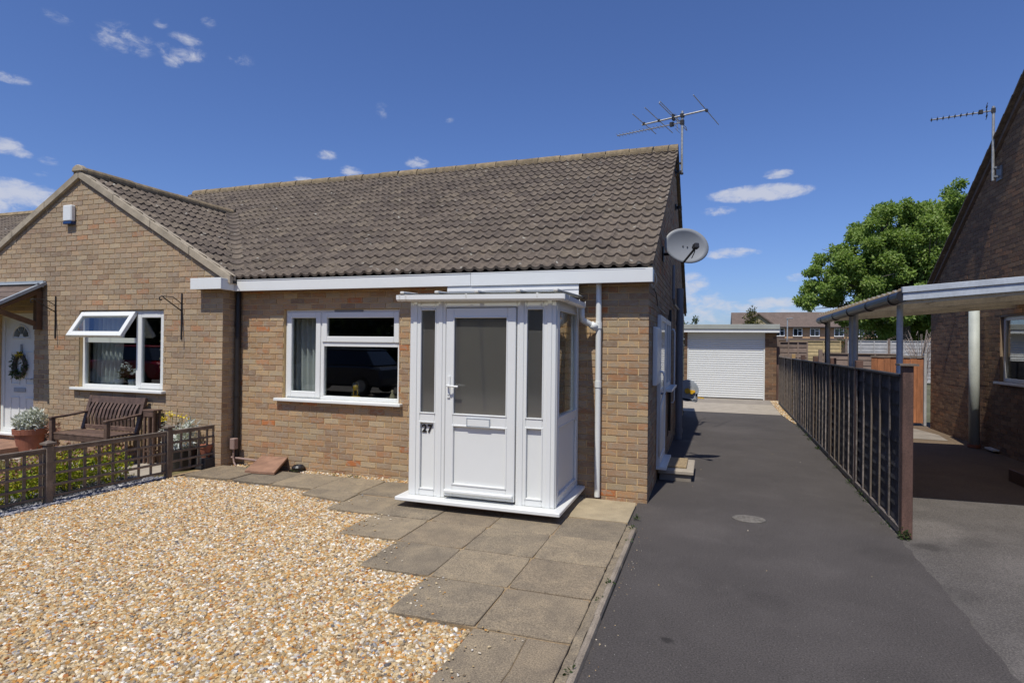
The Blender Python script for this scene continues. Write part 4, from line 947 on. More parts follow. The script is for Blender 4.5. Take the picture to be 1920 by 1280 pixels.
# hose reel on the side wall
HR = thing('hose_reel', 'grey wall hose reel with yellow hub beside the soil pipe', 'hose reel', (.2, 5.05, .9))
hc = Vector((.235, 5.1, .88))
def disc(mb, c, r, y0, y1, n=24):
    ring_ = [(c.x + r * math.cos(2 * math.pi * k / n), c.y + y0, c.z + r * math.sin(2 * math.pi * k / n)) for k in range(n)]; return mb.prism(ring_, (0, y1 - y0, 0))
disc(disc(MB(), hc, .20, -.10, -.085), hc, .20, .085, .10).build('side_disc', M['steel'], HR, bevel=.004)
disc(MB(), hc, .15, -.085, .085).build('hose', M['grey_plastic'], HR)
disc(disc(MB(), hc, .05, -.13, -.10), hc + Vector((.08, 0, -.02)), .035, -.15, -.10).bar(hc + Vector((0, -.12, 0)), hc + Vector((.14, -.12, -.01)), .03, .04).build('hub', M['yellow'], HR)
MB().box(.004, .06, 5.0, 5.2, .70, 1.06).bar((.05, 5.1, .75), (.40, 5.1, .68), .20, .03).bar((.40, 5.1, .68), (.40, 5.1, .83), .20, .03).build('bracket', M['grey_plastic'], HR)

# ------------------------------------------------------------------ left neighbour
NY = -.27
NB = thing('neighbour_bungalow', 'pale brick bungalow with a front gable left of the black downpipe', 'bungalow', (-8.4, NY, 0))
AP = (-8.34, 4.205); EV = (-5.44, 2.555); GX0 = -11.24
NWIN = (-8.325, -6.655, .99, 2.145); NDOOR = (-10.17, -9.31, .22, 2.12)
nmb = MB()
GPOLY = [(-11.2, -.1), (-5.6, -.1), (-5.6, 2.60), (-8.34, 4.09), (-11.2, 2.50)]
backing(nmb, (0, NY, 0), (1, 0, 0), (0, -1, 0), (-11.2, -5.6055, -.1, 2.42), [NWIN, NDOOR])
nmb.prism([(-11.2, NY + .0065, 2.42), (-5.6055, NY + .0065, 2.42), (-5.6055, NY + .0065, 2.59), (-8.34, NY + .0065, 4.08), (-11.2, NY + .0065, 2.52)], (0, .14, 0))
nmb.box(-5.74, -5.6055, NY + .146, .15, -.1, 2.5)
wallN = nmb.build('wall', M['mortar'], NB)
brickwork(wallN, (0, NY, 0), (1, 0, 0), (0, -1, 0), GPOLY, [NWIN, NDOOR], -5.595, -.03, M['brick_pale'], 300)
retw = MB().box(-5.75, -5.745, 0, .1, 0, .1).build('return_wall', M['mortar'], NB)
brickwork(retw, (-5.6, 0, 0), (0, 1, 0), (1, 0, 0), [(NY + .006, -.1), (0, -.1), (0, 2.42), (NY + .006, 2.42)], [], NY, -.03, M['brick_pale'], 0)
MB().box(-11.25, -11.2, NY, 8.9, -.1, 2.5).build('end_wall', M['mortar'], NB)
roofN = MB().prism([(-5.6005, EY, EZ - .03), (-5.6005, RY, RZ - .03), (-5.6005, 9.1, EZ - .03)], (-5.6, 0, 0)).build('main_roof', M['roofdeck'], NB)
gsl = Vector((AP[0] - EV[0], 0, AP[1] - EV[1])).normalized()             # up the right-hand slope of the gable
def zgable(x): return AP[1] - abs(x - AP[0]) * (AP[1] - EV[1]) / (EV[0] - AP[0])
vdir = Vector((AP[0] - EV[0], 2.645 + .175, 0)).normalized(); vn_ = Vector((-vdir.y, vdir.x, 0))
if vn_.x < 0: vn_ = -vn_
vp0 = Vector((EV[0], -.175, 0))
ridge_tiles(roofN, -11.22, -5.62, RY, RZ + .02, M['ridge'], 13)
MB().box(-11.2, -5.6, RY - .10, RY + .10, RZ - .07, RZ + .015).build('ridge_bedding', M['barge'], roofN)
tiling(roofN, Vector((-5.6 - 21 * TW, EY + .02, EZ + .012)), (1, 0, 0), SL, 21, 20, lambda p: p.z > zgable(p.x) - .6, 225, cut=(vp0 + vn_ * .085, vn_))
gy0 = -.295
groof = MB()
for q_ in (((EV[0], EV[1]), (AP[0], AP[1])), ((2 * AP[0] - EV[0], EV[1]), (AP[0], AP[1]))):
    groof.prism([(q_[0][0], gy0 + .03, q_[0][1] - .035), (q_[1][0], gy0 + .03, q_[1][1] - .035), (q_[1][0], gy0 + .03, q_[1][1] - .075), (q_[0][0], gy0 + .03, q_[0][1] - .075)], (0, 3.1, 0))
groof = groof.build('gable_roof', M['roofdeck'], NB)
tiling(groof, Vector((EV[0] + .02, gy0, EV[1] - .012)), (0, 1, 0), gsl, 12, 12, lambda p: p.z > zroof(p.y) - .6, 75, cut=(vp0 - vn_ * .055, -vn_))
lsl = Vector((-gsl.x, 0, gsl.z)); tb = MB(); ln_ = Vector((-gsl.z, 0, -gsl.x)); ln_ = ln_ if ln_.z > 0 else -ln_
vs_, fs_ = tile_geo(Vector((0, 1, 0)), lsl, ln_)
for r_ in range(12):
    for c in range(12): tb.add([Vector((2 * AP[0] - EV[0] - .02, gy0 + c * TW, EV[1] - .012)) + lsl * (r_ * GA) + v for v in vs_], fs_, random.random())
tb.build('left_tile_courses', M['tile'], groof, rnd=True, smooth=True, kind='stuff')
ridge_tiles(groof, gy0 - .02, 2.62, AP[0], AP[1] + .02, M['ridge'], 7, 'y', .105)
# valley trough tiles
vt = []
p0 = Vector((EV[0] - .02, EY + .02, EV[1] + .015)); p1 = Vector((AP[0] + .05, 2.605, AP[1] + .015)); nv = 15
dv = (p1 - p0) / nv; across = Vector((0, 0, 1)).cross(dv).normalized()
for k in range(nv):
    a = p0 + dv * k; mbv = MB(); vs = []
    for s_, h in ((0, .030), (1.12, .006)):
        for t, u in ((-.11, .035), (-.05, .008), (0, 0), (.05, .008), (.11, .035)): vs.append(a + dv * s_ + across * t + Vector((0, 0, h + u)))
    for t, u in ((-.11, .035), (-.05, .008), (0, 0), (.05, .008), (.11, .035)): vs.append(a + across * t + Vector((0, 0, u)))
    mbv.add(vs, [(i, i + 1, 6 + i, 5 + i) for i in range(4)] + [(i, i + 1, 11 + i, 10 + i) for i in range(4)]).build('valley_tile', M['tile'], roofN, loc=a)
# verge of the gable: cement strips, slightly uneven
for sgn in (1, -1):
    xe = EV[0] if sgn > 0 else 2 * AP[0] - EV[0]; n = 4
    for k in range(n):
        t0, t1 = k / n + .0012, (k + 1) / n - .0012
        a = Vector((AP[0] + (xe - AP[0]) * t0, gy0 - .022, AP[1] + (EV[1] - AP[1]) * t0)); b = Vector((AP[0] + (xe - AP[0]) * t1, gy0 - .022, AP[1] + (EV[1] - AP[1]) * t1)); dz = random.uniform(-.006, .006)
        MB().prism([(a.x, a.y, a.z - .085 + dz), (b.x, b.y, b.z - .085 + dz), (b.x, b.y, b.z + .03 + dz), (a.x, a.y, a.z + .03 + dz)], (0, .11 + random.uniform(-.004, .004), 0)).build('verge_strip', M['barge'], groof, bevel=.006)
MB().prism([(AP[0] + math.cos(math.pi * k / 8) * .12, gy0 - .04, AP[1] + .01 + math.sin(math.pi * k / 8) * .10) for k in range(9)], (0, .08, 0)).build('ridge_end', M['barge'], groof, bevel=.01)
MB().prism([(-11.2, gy0 + .02, 2.50), (AP[0], gy0 + .02, AP[1] - .13), (-5.62, gy0 + .02, 2.545), (-5.46, gy0 + .02, 2.50), (-5.46, gy0 + .02, 2.52), (AP[0], gy0 + .02, AP[1] - .09), (-11.2, gy0 + .02, 2.52)], (0, .10, 0)).build('undercloak', M['mortar_dark'], groof)
# short boxed eave with its return to the long fascia
fb = MB().box(-6.0, -5.475, -.435, -.41, 2.395, 2.545).build('fascia', M['white'], NB, bevel=.003)
MB().box(-5.50, -5.474, -.409, -.198, 2.39, 2.54).build('return_fascia', M['white'], NB, bevel=.003)
MB().box(-5.99, -5.50, -.409, NY - .001, 2.40, 2.412).box(-5.595, -5.50, NY, -.16, 2.40, 2.412).build('soffit', M['soffit'], NB)
# window, one light open
wN, y0 = window(NB, *NWIN, NY)
MB().box(-7.235, -7.165, y0 - .001, y0 + .06, 1.04, 2.095).build('mullion', M['white'], wN, bevel=.003)
MB().box(-8.27, -7.236, y0 - .001, y0 + .06, 1.665, 1.735).build('transom', M['white'], wN, bevel=.003)
frame_boxes(MB(), -7.19, -6.675, 1.015, 2.105, .075, y0 - .018, y0 + .04).build('sash', M['white'], wN, bevel=.006)
pane('pane', wN, -7.12, -6.745, y0 + .01, 1.085, 2.035); pane('pane', wN, -8.285, -7.23, y0 + .03, 1.04, 1.67)
an = R(33); hz, hy = 2.105, y0 - .02
ux = Vector((1, 0, 0)); dn_ = Vector((0, -math.sin(an), -math.cos(an))); nn = Vector((0, -math.cos(an), math.sin(an)))
def tilt(x, s_): return Vector((x, hy, hz)) + dn_ * s_
osb = MB()
for x0, x1, s0, s1 in ((-8.30, -8.225, 0, .42), (-7.285, -7.21, 0, .42), (-8.225, -7.285, 0, .075), (-8.225, -7.285, .345, .42)):
    osb.obox((tilt(x0, s0) + tilt(x1, s1)) / 2, (ux * (x1 - x0) / 2, dn_ * (s1 - s0) / 2, nn * .028))
os_ = osb.build('open_sash', M['white'], wN, bevel=.005)
MB().obox((tilt(-8.225, .075) + tilt(-7.285, .345)) / 2, (ux * .47, dn_ * .135, nn * .004)).build('sash_pane', M['glass'], os_)
MB().bar((-7.76, y0 + .02, 1.74), tuple(tilt(-7.76, .40)), .012, .006).build('stay', M['steel'], os_)
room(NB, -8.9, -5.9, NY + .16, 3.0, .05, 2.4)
curtain(NB, -8.45, -7.75, .02, .9, 2.2, 7, .04, .1)
MB().box(-8.45, -6.55, NY + .15, NY + .36, 1.0, 1.02).build('window_board', M['white'], NB)
def leaves(name, mat, parent, blobs, n, ll, lw, seed, droop=.0, up=0.0, loc=None, kind=None, face=(0, 0, .8)):
    """many single leaves spread through the volume of the given ellipsoids (x,y,z,rx,ry,rz,weight)"""
    rg = np.random.default_rng(seed); wts = np.array([b[6] for b in blobs], float); wts /= wts.sum()
    idx = rg.choice(len(blobs), n, p=wts); B = np.array([b[:6] for b in blobs], float)[idx]
    d = rg.normal(size=(n, 3)); d /= np.linalg.norm(d, axis=1)[:, None]; r = rg.random(n) ** (1 / 2.2)
    c = B[:, :3] + d * r[:, None] * B[:, 3:]
    a = rg.normal(size=(n, 3)) + d * .8; a[:, 2] += up - droop; a /= np.linalg.norm(a, axis=1)[:, None]
    q = rg.normal(size=(n, 3)) * .8 + np.array(face); b = np.cross(a, q); b /= np.linalg.norm(b, axis=1)[:, None] + 1e-9
    L_ = ll * rg.uniform(.6, 1.3, n)[:, None]; W_ = lw * rg.uniform(.6, 1.3, n)[:, None]
    nm = np.cross(a, b)
    V = np.stack([c, c + a * L_ * .5 + b * W_ * .5 + nm * L_ * .08, c + a * L_, c + a * L_ * .5 - b * W_ * .5 + nm * L_ * .08], 1).reshape(-1, 3)
    F = np.arange(n * 4).reshape(-1, 4)
    o0 = Vector(loc) if loc is not None else org(parent)
    V = V - np.array(o0)
    me = arr_mesh(name, V, F, M[mat], rg.random(n))
    o = link_mesh(name, me, parent, o0)
    if kind: o['kind'] = kind
    return o
# plants and vases on the neighbour's sill
vz = thing('orchid_pot', 'white flowering plant in pale pots inside the open window', 'flowers', (-7.62, -.05, 1.02))
for x in (-7.78, -7.50): MB().lathe([(0, 0), (.05, 0), (.065, .10), (.058, .10), (.045, .02), (0, .02)], (x, -.05, 1.02)).build('pot', M['white'], vz, smooth=True)
leaves('leaf', 'bush', vz, [(-7.65, -.02, 1.2, .16, .06, .10, 1)], 120, .08, .035, 31); leaves('blossom', 'copper', vz, [(-7.66, -.05, 1.32, .12, .05, .09, 2), (-7.5, -.05, 1.25, .06, .05, .05, 1)], 60, .05, .045, 32)
gd = thing('hanging_beads', 'string of gold droplets hanging inside the right casement', 'ornament', (-6.86, NY + .14, 1.4))
MB().tube([(-6.86, NY + .14, 1.28), (-6.86, NY + .14, 2.0)], .002, 5).build('cord', M['yellow'], gd)
for k in range(5): MB().lathe([(0, -.025), (.018, -.008), (.016, .008), (0, .03)], (-6.86, NY + .14, 1.32 + k * .125), 10).build('droplet', M['tan_wall'], gd, smooth=True)
# front door and its canopy
nd = frame_boxes(MB(), -10.165, -9.315, .225, 2.115, .06, NY + .06, NY + .13).build('front_door', M['white'], NB, bevel=.004)
MB().box(-10.105, -9.375, NY + .085, NY + .12, .285, 2.055).build('leaf', M['white'], nd, bevel=.004)
ap = MB()
for k in range(3):
    a0, a1 = math.pi * k / 3 + .09, math.pi * (k + 1) / 3 - .09
    pts = [(-9.74 + r_ * math.cos(a), NY + .078, 1.73 + r_ * math.sin(a)) for r_, aa in ((.17, (a0, (a0 + a1) / 2, a1)), (.06, (a1, a0))) for a in aa]
    ap.prism(pts, (0, .006, 0))
ap.build('fan_light', M['dark_pane'], nd)
fan = MB().tube([(-9.74 + .20 * math.cos(math.pi * k / 10), NY + .082, 1.72 + .20 * math.sin(math.pi * k / 10)) for k in range(11)], .014, 6).bar((-9.95, NY + .08, 1.715), (-9.53, NY + .08, 1.715), .02, .02)
for x in (-9.97, -9.62):
    for z0, z1 in ((.38, .78), (.98, 1.5)): frame_boxes(fan, x, x + .22, z0, z1, .02, NY + .074, NY + .086)
fan.build('moulding', M['white'], nd, bevel=.003)
MB().box(-9.88, -9.62, NY + .07, NY + .086, .86, .93).build('letterbox', M['steel'], nd, bevel=.003)
MB().tube([(-9.42, NY + .08, 1.08), (-9.42, NY + .03, 1.08), (-9.55, NY + .03, 1.08)], .010, 8).box(-9.435, -9.405, NY + .075, NY + .086, .98, 1.22).build('handle', M['steel'], nd)
MB().box(-10.25, -9.25, NY - .06, NY + .08, .19, .222).build('sill', M['white'], nd, bevel=.004)
WR = thing('door_wreath', 'round leafy wreath hung on the white front door', 'wreath', (-9.72, NY + .06, 1.25))
MB().tube([(-9.72 + .125 * math.cos(2 * math.pi * k / 20), NY + .055, 1.28 + .165 * math.sin(2 * math.pi * k / 20)) for k in range(21)], .03, 8).build('ring', M['bark'], WR, smooth=True)
leaves('foliage', 'bush', WR, [(-9.72 + .125 * math.cos(t), NY + .04, 1.28 + .165 * math.sin(t), .035, .02, .035, 1) for t in np.linspace(0, 6, 14)] + [(-9.83, NY + .03, 1.16, .06, .03, .06, 3)], 300, .05, .025, 33)
leaves('blossom', 'yellowfl', WR, [(-9.70, NY + .02, 1.46, .10, .02, .03, 1)], 40, .03, .03, 34)
MB().bar((-9.72, NY + .07, 1.62), (-9.72, NY + .07, 1.47), .035, .006, (0, 1, 0)).build('ribbon', M['dish'], WR)
cpr = MB().prism([(-11.2, -1.0, 2.10), (-9.08, -1.0, 2.10), (-9.08, NY - .005, 2.52), (-11.2, NY - .005, 2.52)], (0, 0, .03)).build('porch_canopy', M['roofdeck'], NB)
cs_ = Vector((0, NY + 1.0, .42)).normalized(); tcol = (2.14) / 8
for r_ in range(5):
    for c in range(8):
        x0 = -9.06 - (c + 1) * .27; s0 = r_ * .175
        a = Vector((x0 + .003, -1.02, 2.125)) + cs_ * s0
        MB().prism([a + Vector((0, 0, .018)), a + Vector((.264, 0, .018)), a + Vector((.264, 0, .004)) + cs_ * .19, a + Vector((0, 0, .004)) + cs_ * .19], (0, 0, .012)).build('canopy_tile', M['far_roof'], cpr, loc=a)
MB().bar((-9.06, -1.04, 2.135), (-9.06, NY - .005, 2.57), .045, .05).build('canopy_verge', M['leadgrey'], NB, bevel=.004)
MB().box(-11.2, -9.05, NY - .05, NY - .004, 2.545, 2.60).bar((-11.2, NY - .09, 2.53), (-9.04, NY - .09, 2.53), .10, .02, (0, .5, 1)).build('flashing', M['leadgrey'], NB)
bk = MB().box(-9.20, -9.12, NY - .09, NY - .004, 1.85, 2.44).bar((-9.16, -.98, 2.11), (-9.16, NY - .02, 2.46), .07, .08).bar((-9.16, NY - .06, 1.93), (-9.16, -.88, 2.12), .06, .07)
bk.build('timber_bracket', M['oak'], NB, bevel=.004)
# alarm box
AL = thing('alarm_box', 'white alarm box with blue base high on the front gable', 'alarm box', (-8.52, NY, 3.42))
MB().prism([(-8.615, NY - .004, 3.48), (-8.43, NY - .004, 3.48), (-8.43, NY - .004, 3.72), (-8.615, NY - .004, 3.72)], (0, -.07, 0)).build('casing', M['white'], AL, bevel=.012)
MB().prism([(-8.61, NY - .004, 3.435), (-8.435, NY - .004, 3.435), (-8.43, NY - .004, 3.478), (-8.615, NY - .004, 3.478)], (0, -.068, 0)).build('strobe_lens', plain('blue_lens', (.01, .035, .12), .2, .1, 4), AL, bevel=.006)
# hanging basket brackets, the right one copied from the left
def basket_bracket(x, label):
    o = thing('basket_bracket', label, 'basket bracket', (x, NY, 2.1), 'iron basket brackets on the front gable')
    return o
B1 = basket_bracket(-8.83, 'black iron bracket on brickwork beside the door canopy')
MB().bar((-8.83, NY - .010, 1.72), (-8.83, NY - .010, 2.36), .012, .018, (1, 0, 0)).build('back_plate', M['iron'], B1)
MB().tube([(-8.83, NY - .015, 2.12), (-8.83, NY - .26, 2.26), (-8.83, NY - .32, 2.30), (-8.83, NY - .36, 2.28), (-8.83, NY - .35, 2.24), (-8.83, NY - .32, 2.25)], .008, 6).build('arm', M['iron'], B1)
MB().tube([(-8.83, NY - .30, 2.30), (-8.83, NY - .15, 2.30), (-8.83, NY - .015, 2.22)], .006, 6).build('scroll', M['iron'], B1)
B2 = B1.copy(); COL.objects.link(B2); B2.location.x = -6.315; B2['label'] = 'black iron bracket right of the open window'
for ch in list(B1.children):
    c = ch.copy(); COL.objects.link(c); c.parent = B2
# steps to that door
stp = MB().box(-10.6, -9.0, -.95, NY - .01, -.02, .12).build('front_steps', M['red_slab'], bevel=.008); tag(stp, 'low pinkish step below the neighbour front door', 'step')

# next bungalow down the row
NX = thing('end_bungalow', 'tiled roof of a further bungalow past the front gable', 'bungalow', (-17, 4, 0))
MB().box(-22, -14.5, .0, 8.6, 0, 2.5).build('wall', M['brick_pale'], NX)
ro = MB().prism([(-14.3, -.2, 2.52), (-14.3, 4.45, 5.10), (-14.3, 9.1, 2.52)], (-8, 0, 0)).build('roof', M['roofdeck'], NX)
tb = MB(); vs_, fs_ = tile_geo(Vector((1, 0, 0)), SL, ROOFN)
for r_ in range(20):
    for c in range(30): tb.add([Vector((-22.2 + c * TW, -.2, 2.53)) + Vector((0, 4.65, 2.58)).normalized() * (r_ * .268) + v for v in vs_], fs_, random.random())
tb.build('tile_courses', M['tile'], ro, rnd=True, smooth=True, kind='stuff')
MB().tube([(-22.2, 4.45, 5.13), (-14.3, 4.45, 5.13)], .1, 8).build('ridge', M['ridge'], ro)

# ------------------------------------------------------------------ bench and pots
BN = thing('garden_bench', 'dark slatted wooden bench below the open window', 'bench', (-7.2, -.75, 0))
bx0, bx1, by0, by1 = -7.94, -6.90, -.88, -.46
for x in (bx0, bx1):
    MB().bar((x, by0, 0), (x, by0, .615), .055, .055, (0, 1, 0)).build('leg', M['dark_wood'], BN, bevel=.004)
    MB().bar((x, by1 + .03, 0), (x, by1, .42), .055, .06, (0, 1, 0)).bar((x, by1, .42), (x, by1 + .13, .89), .055, .05, (0, 1, 0)).build('leg', M['dark_wood'], BN, bevel=.004)
    MB().bar((x, by0 - .04, .625), (x, by0 + .2, .638), .06, .03).bar((x, by0 + .2, .638), (x, by1 + .08, .67), .055, .028).build('armrest', M['dark_wood'], BN, bevel=.006)
    MB().bar((x, by0 + .02, .36), (x, by1, .36), .03, .07).bar((x, by0 + .02, .14), (x, by1, .14), .03, .04).build('side_rail', M['dark_wood'], BN, bevel=.003)
sm_ = MB().box(-.52, .52, -.034, .034, -.011, .011).mesh('seat_slat', bevel=.004)
for k in range(6): link_mesh('seat_slat', sm_, BN, ((bx0 + bx1) / 2, by0 + .03 + k * .074, .415 - .006 * (k == 5)), M['dark_wood'])
MB().box(bx0, bx1, by0 + .0, by0 + .03, .33, .40).build('front_rail', M['dark_wood'], BN, bevel=.004)
MB().bar((bx0, by1 + .115, .84), (bx1, by1 + .115, .84), .035, .10, (0, .25, 1)).build('top_rail', M['dark_wood'], BN, bevel=.006)
MB().bar((bx0, by1 + .015, .46), (bx1, by1 + .015, .46), .03, .06).build('lower_rail', M['dark_wood'], BN, bevel=.004)
bs = MB().prism([(-.02, 0, 0), (.02, 0, 0), (.02, -.012, .12), (.02, .02, .24), (.02, .085, .35), (-.02, .085, .35), (-.02, .02, .24), (-.02, -.012, .12)], (0, .014, 0)).mesh('back_slat')
nb = 13
for k in range(nb): link_mesh('back_slat', bs, BN, (bx0 + .085 + k * (bx1 - bx0 - .17) / (nb - 1), by1 + .015, .475), M['dark_wood'])
TB = thing('side_table', 'small dark slatted table close beside the bench right end', 'table', (-6.72, -.41, 0))
MB().box(-6.82, -6.62, -.44, -.30, .725, .745).build('tabletop', M['dark_wood'], TB, bevel=.003)
MB().box(-6.81, -6.63, -.434, -.424, .65, .725).build('apron', M['dark_wood'], TB)
for x in (-6.80, -6.72, -6.64):
    for y_ in (-.415, -.32): MB().box(x - .014, x + .014, y_ - .014, y_ + .014, 0, .725).build('leg', M['dark_wood'], TB)
MB().box(-6.81, -6.63, -.43, -.31, .16, .18).build('shelf', M['dark_wood'], TB)
PT = thing('terracotta_pot', 'terracotta pot of silver leaved plant near the white front door', 'plant pot', (-9.0, -.5, .0))
MB().lathe([(0, 0), (.14, 0), (.185, .29), (.208, .29), (.213, .37), (.19, .37), (.17, .31), (0, .30)], (-9.0, -.5, .0), 28).build('pot', M['terracotta'], PT, smooth=False)
MB().lathe([(.17, .335), (0, .345)], (-9.0, -.5, .0), 20).build('soil', M['soil'], PT)
leaves('foliage', 'silver', PT, [(-9.0, -.5, .46, .22, .2, .15, 3), (-8.88, -.5, .56, .11, .11, .11, 1), (-9.1, -.53, .48, .14, .12, .11, 1)], 1500, .07, .02, 41, up=.5)
SG = thing('small_red_plant', 'thin reddish plant in front of bricks by bench arm', 'plant', (-8.5, -.5, 0))
MB().tube([(-8.5, -.5, 0), (-8.49, -.5, .3), (-8.51, -.51, .5)], .006, 5).build('stem', M['bark'], SG)
leaves('foliage', 'pinkhead', SG, [(-8.5, -.5, .32, .09, .07, .2, 1)], 160, .06, .03, 42)
# golden shrub behind the trellis
SH = thing('golden_shrub', 'golden green low shrub with faded pink heads behind trellis', 'shrub', (-6.3, -1.75, 0))
shb = [(-6.15, -1.45, .23, .26, .28, .21, 2), (-6.2, -1.9, .25, .30, .34, .25, 3), (-6.15, -2.32, .22, .25, .28, .20, 2), (-6.6, -1.8, .22, .3, .40, .2, 2), (-6.1, -2.68, .16, .18, .22, .15, .8)]
leaves('foliage', 'spirea', SH, shb, 4300, .045, .026, 43)
leaves('flower_head', 'pinkhead', SH, [(b[0], b[1], b[2] + b[5] * .75, b[3] * .8, b[4] * .8, b[5] * .5, 1) for b in shb], 900, .04, .03, 44)
st_ = MB()
for k in range(16):
    t = random.choice(shb); st_.tube([(t[0] + random.uniform(-.05, .05), t[1] + random.uniform(-.05, .05), 0), (t[0] + random.uniform(-.2, .2), t[1] + random.uniform(-.2, .2), .3)], .005, 4)
st_.build('stem', M['bark'], SH)
# silver plant and pots in the corner
CP = thing('silver_bush', 'bushy silver leaved plant in dark pot inside the fence corner', 'plant', (-6.05, -.5, 0))
MB().lathe([(0, 0), (.15, 0), (.19, .26), (.17, .26), (0, .24)], (-6.05, -.48, 0), 20).build('pot', M['black_plastic'], CP)
leaves('foliage', 'silver', CP, [(-6.05, -.48, .40, .17, .16, .15, 3), (-5.95, -.45, .56, .07, .08, .12, .6)], 520, .08, .02, 45, up=.4)
YP = thing('yellow_daisies', 'airy plant with yellow flower heads in front of brick wall', 'flowers', (-6.28, -.42, 0))
st_ = MB()
for k in range(9):
    x, y_ = -6.28 + random.uniform(-.22, .16), -.42 + random.uniform(-.06, .06); st_.tube([(-6.28 + random.uniform(-.05, .05), -.42, 0), ((x - 6.28) / 2, y_, .4), (x, y_, .70 + random.uniform(-.05, .1))], .003, 4)
st_.build('stem', M['conifer'], YP)
leaves('blossom', 'yellowfl', YP, [(-6.28 + .19 * math.cos(k * 2.1), -.42 + .06 * math.sin(k * 1.3), .68 + .05 * math.sin(k * 3), .045, .04, .022, 1) for k in range(9)], 80, .035, .025, 46)
leaves('leaf', 'silver', YP, [(-6.28, -.42, .42, .2, .08, .22, 1)], 160, .05, .012, 47)
TP = thing('small_terracotta_pot', 'little terracotta pot with dark pot beside the silver bush', 'plant pot', (-5.78, -.35, 0))
MB().lathe([(0, .0), (.05, .0), (.075, .13), (.082, .13), (.085, .17), (.07, .17), (0, .15)], (-5.80, -.33, .14), 18).build('pot', M['terracotta'], TP)
MB().box(-5.9, -5.7, -.43, -.24, 0, .14).build('stand', M['black_wood'], TP)
# lawn blades
rg = np.random.default_rng(3); n = 26000
gx = rg.uniform(-9.5, -6.2, n); gy = rg.uniform(-4.4, -1.0, n); hh = rg.uniform(.015, .05, n); an_ = rg.uniform(0, 6.28, n)
wx, wy = .004 * np.cos(an_), .004 * np.sin(an_)
V = np.stack([np.stack([gx - wx, gy - wy, np.full(n, -.012)], 1), np.stack([gx + wx, gy + wy, np.full(n, -.012)], 1), np.stack([gx + rg.normal(0, .015, n), gy + rg.normal(0, .015, n), hh], 1)], 1).reshape(-1, 3)
gl = link_mesh('grass', arr_mesh('grass', V, np.arange(3 * n).reshape(-1, 3), M['grass'], rg.random(n))); gl['kind'] = 'stuff'; gl['label'] = 'short dry grass of the lawn behind the trellis'

# ------------------------------------------------------------------ trellis fence
TR = thing('trellis_fence', 'low weathered square trellis fence beside the gravel', 'fence', (-5.77, -2, 0))
posts = [(-5.73, -.03), (-5.775, -.93), (-5.87, -2.27), (-5.98, -3.85)]
pm = MB().box(-.035, .035, -.035, .035, 0, .60).box(-.03, .03, -.03, .03, .60, .615).mesh('post', bevel=.004)
cm = MB().prism([(-.052, -.052, .0), (.052, -.052, 0), (.052, .052, 0), (-.052, .052, 0)], (0, 0, .02)).add([(-.045, -.045, .02), (.045, -.045, .02), (.045, .045, .02), (-.045, .045, .02), (0, 0, .045)], [(0, 1, 4), (1, 2, 4), (2, 3, 4), (3, 0, 4)]).mesh('post_cap')
for x, y_ in posts:
    o = link_mesh('post', pm, TR, (x, y_, 0), M['grey_wood']); link_mesh('post_cap', cm, o, (x, y_, .612), M['grey_wood'])
for (xa, ya), (xb, yb), nvt in zip(posts, posts[1:], (7, 9, 11)):
    a, b = Vector((xa, ya, 0)), Vector((xb, yb, 0)); d = (b - a).normalized(); a2, b2_ = a + d * .037, b - d * .037; nrm = Vector((d.y, -d.x, 0))
    if nrm.x < 0: nrm = -nrm
    for k in range(5):
        z = .07 + k * .117; MB().bar(a2 + Vector((0, 0, z)) + nrm * .009, b2_ + Vector((0, 0, z)) + nrm * .009, .017, .027).build('rail', M['grey_wood'], TR, bevel=.002)
    MB().bar(a2 + Vector((0, 0, .565)) + nrm * .004, b2_ + Vector((0, 0, .565)) + nrm * .004, .04, .024).build('top_rail', M['grey_wood'], TR, bevel=.003)
    for k in range(nvt):
        p = a2 + (b2_ - a2) * ((k + .18) / (nvt - 1 + .36)); MB().bar(p + Vector((0, 0, .055)) - nrm * .010, p + Vector((0, 0, .555)) - nrm * .010, .027, .017, tuple(nrm)).build('slat', M['grey_wood'], TR, bevel=.002)

# ------------------------------------------------------------------ garage
GA_ = thing('garage', 'flat roofed garage with white roller door at the drive end', 'garage', (1.2, 14.3, 0))
GY = 14.2
gm = MB().box(-.2, -.1, GY + .0065, GY + 5, 0, 2.2).box(2.325, 2.67, GY + .0065, GY + 5, 0, 2.2).box(-.2, 2.67, GY + 4.9, GY + 5, 0, 2.2)
gw = gm.build('wall', M['mortar_dark'], GA_)
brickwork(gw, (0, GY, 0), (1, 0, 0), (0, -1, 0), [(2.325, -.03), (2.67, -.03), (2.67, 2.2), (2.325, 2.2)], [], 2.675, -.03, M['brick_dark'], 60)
brickwork(gw, (0, GY, 0), (1, 0, 0), (0, -1, 0), [(-.205, -.03), (-.1, -.03), (-.1, 2.2), (-.205, 2.2)], [], -.205, -.03, M['brick_dark'], 0)
MB().box(-.3, 2.72, GY - .24, GY + 5.1, 2.20, 2.22).build('soffit', M['white_board'], GA_)
MB().box(-.32, 2.73, GY - .262, GY - .24, 2.195, 2.30).build('fascia', M['white'], GA_, bevel=.003)
MB().box(-.33, 2.74, GY - .29, GY + 5.12, 2.301, 2.46).build('roof_edge', M['felt'], GA_, bevel=.01)
MB().box(-.1, 2.325, GY + .02, GY + .06, 2.02, 2.2).build('shutter_box', M['white'], GA_, bevel=.004)
rd = MB().box(-.06, 2.285, GY + .075, GY + .085, 0, 2.02).build('roller_door', M['white'], GA_)
for x in (-.1, 2.285): MB().box(x, x + .04, GY + .03, GY + .08, 0, 2.02).build('guide_rail', M['white'], rd)
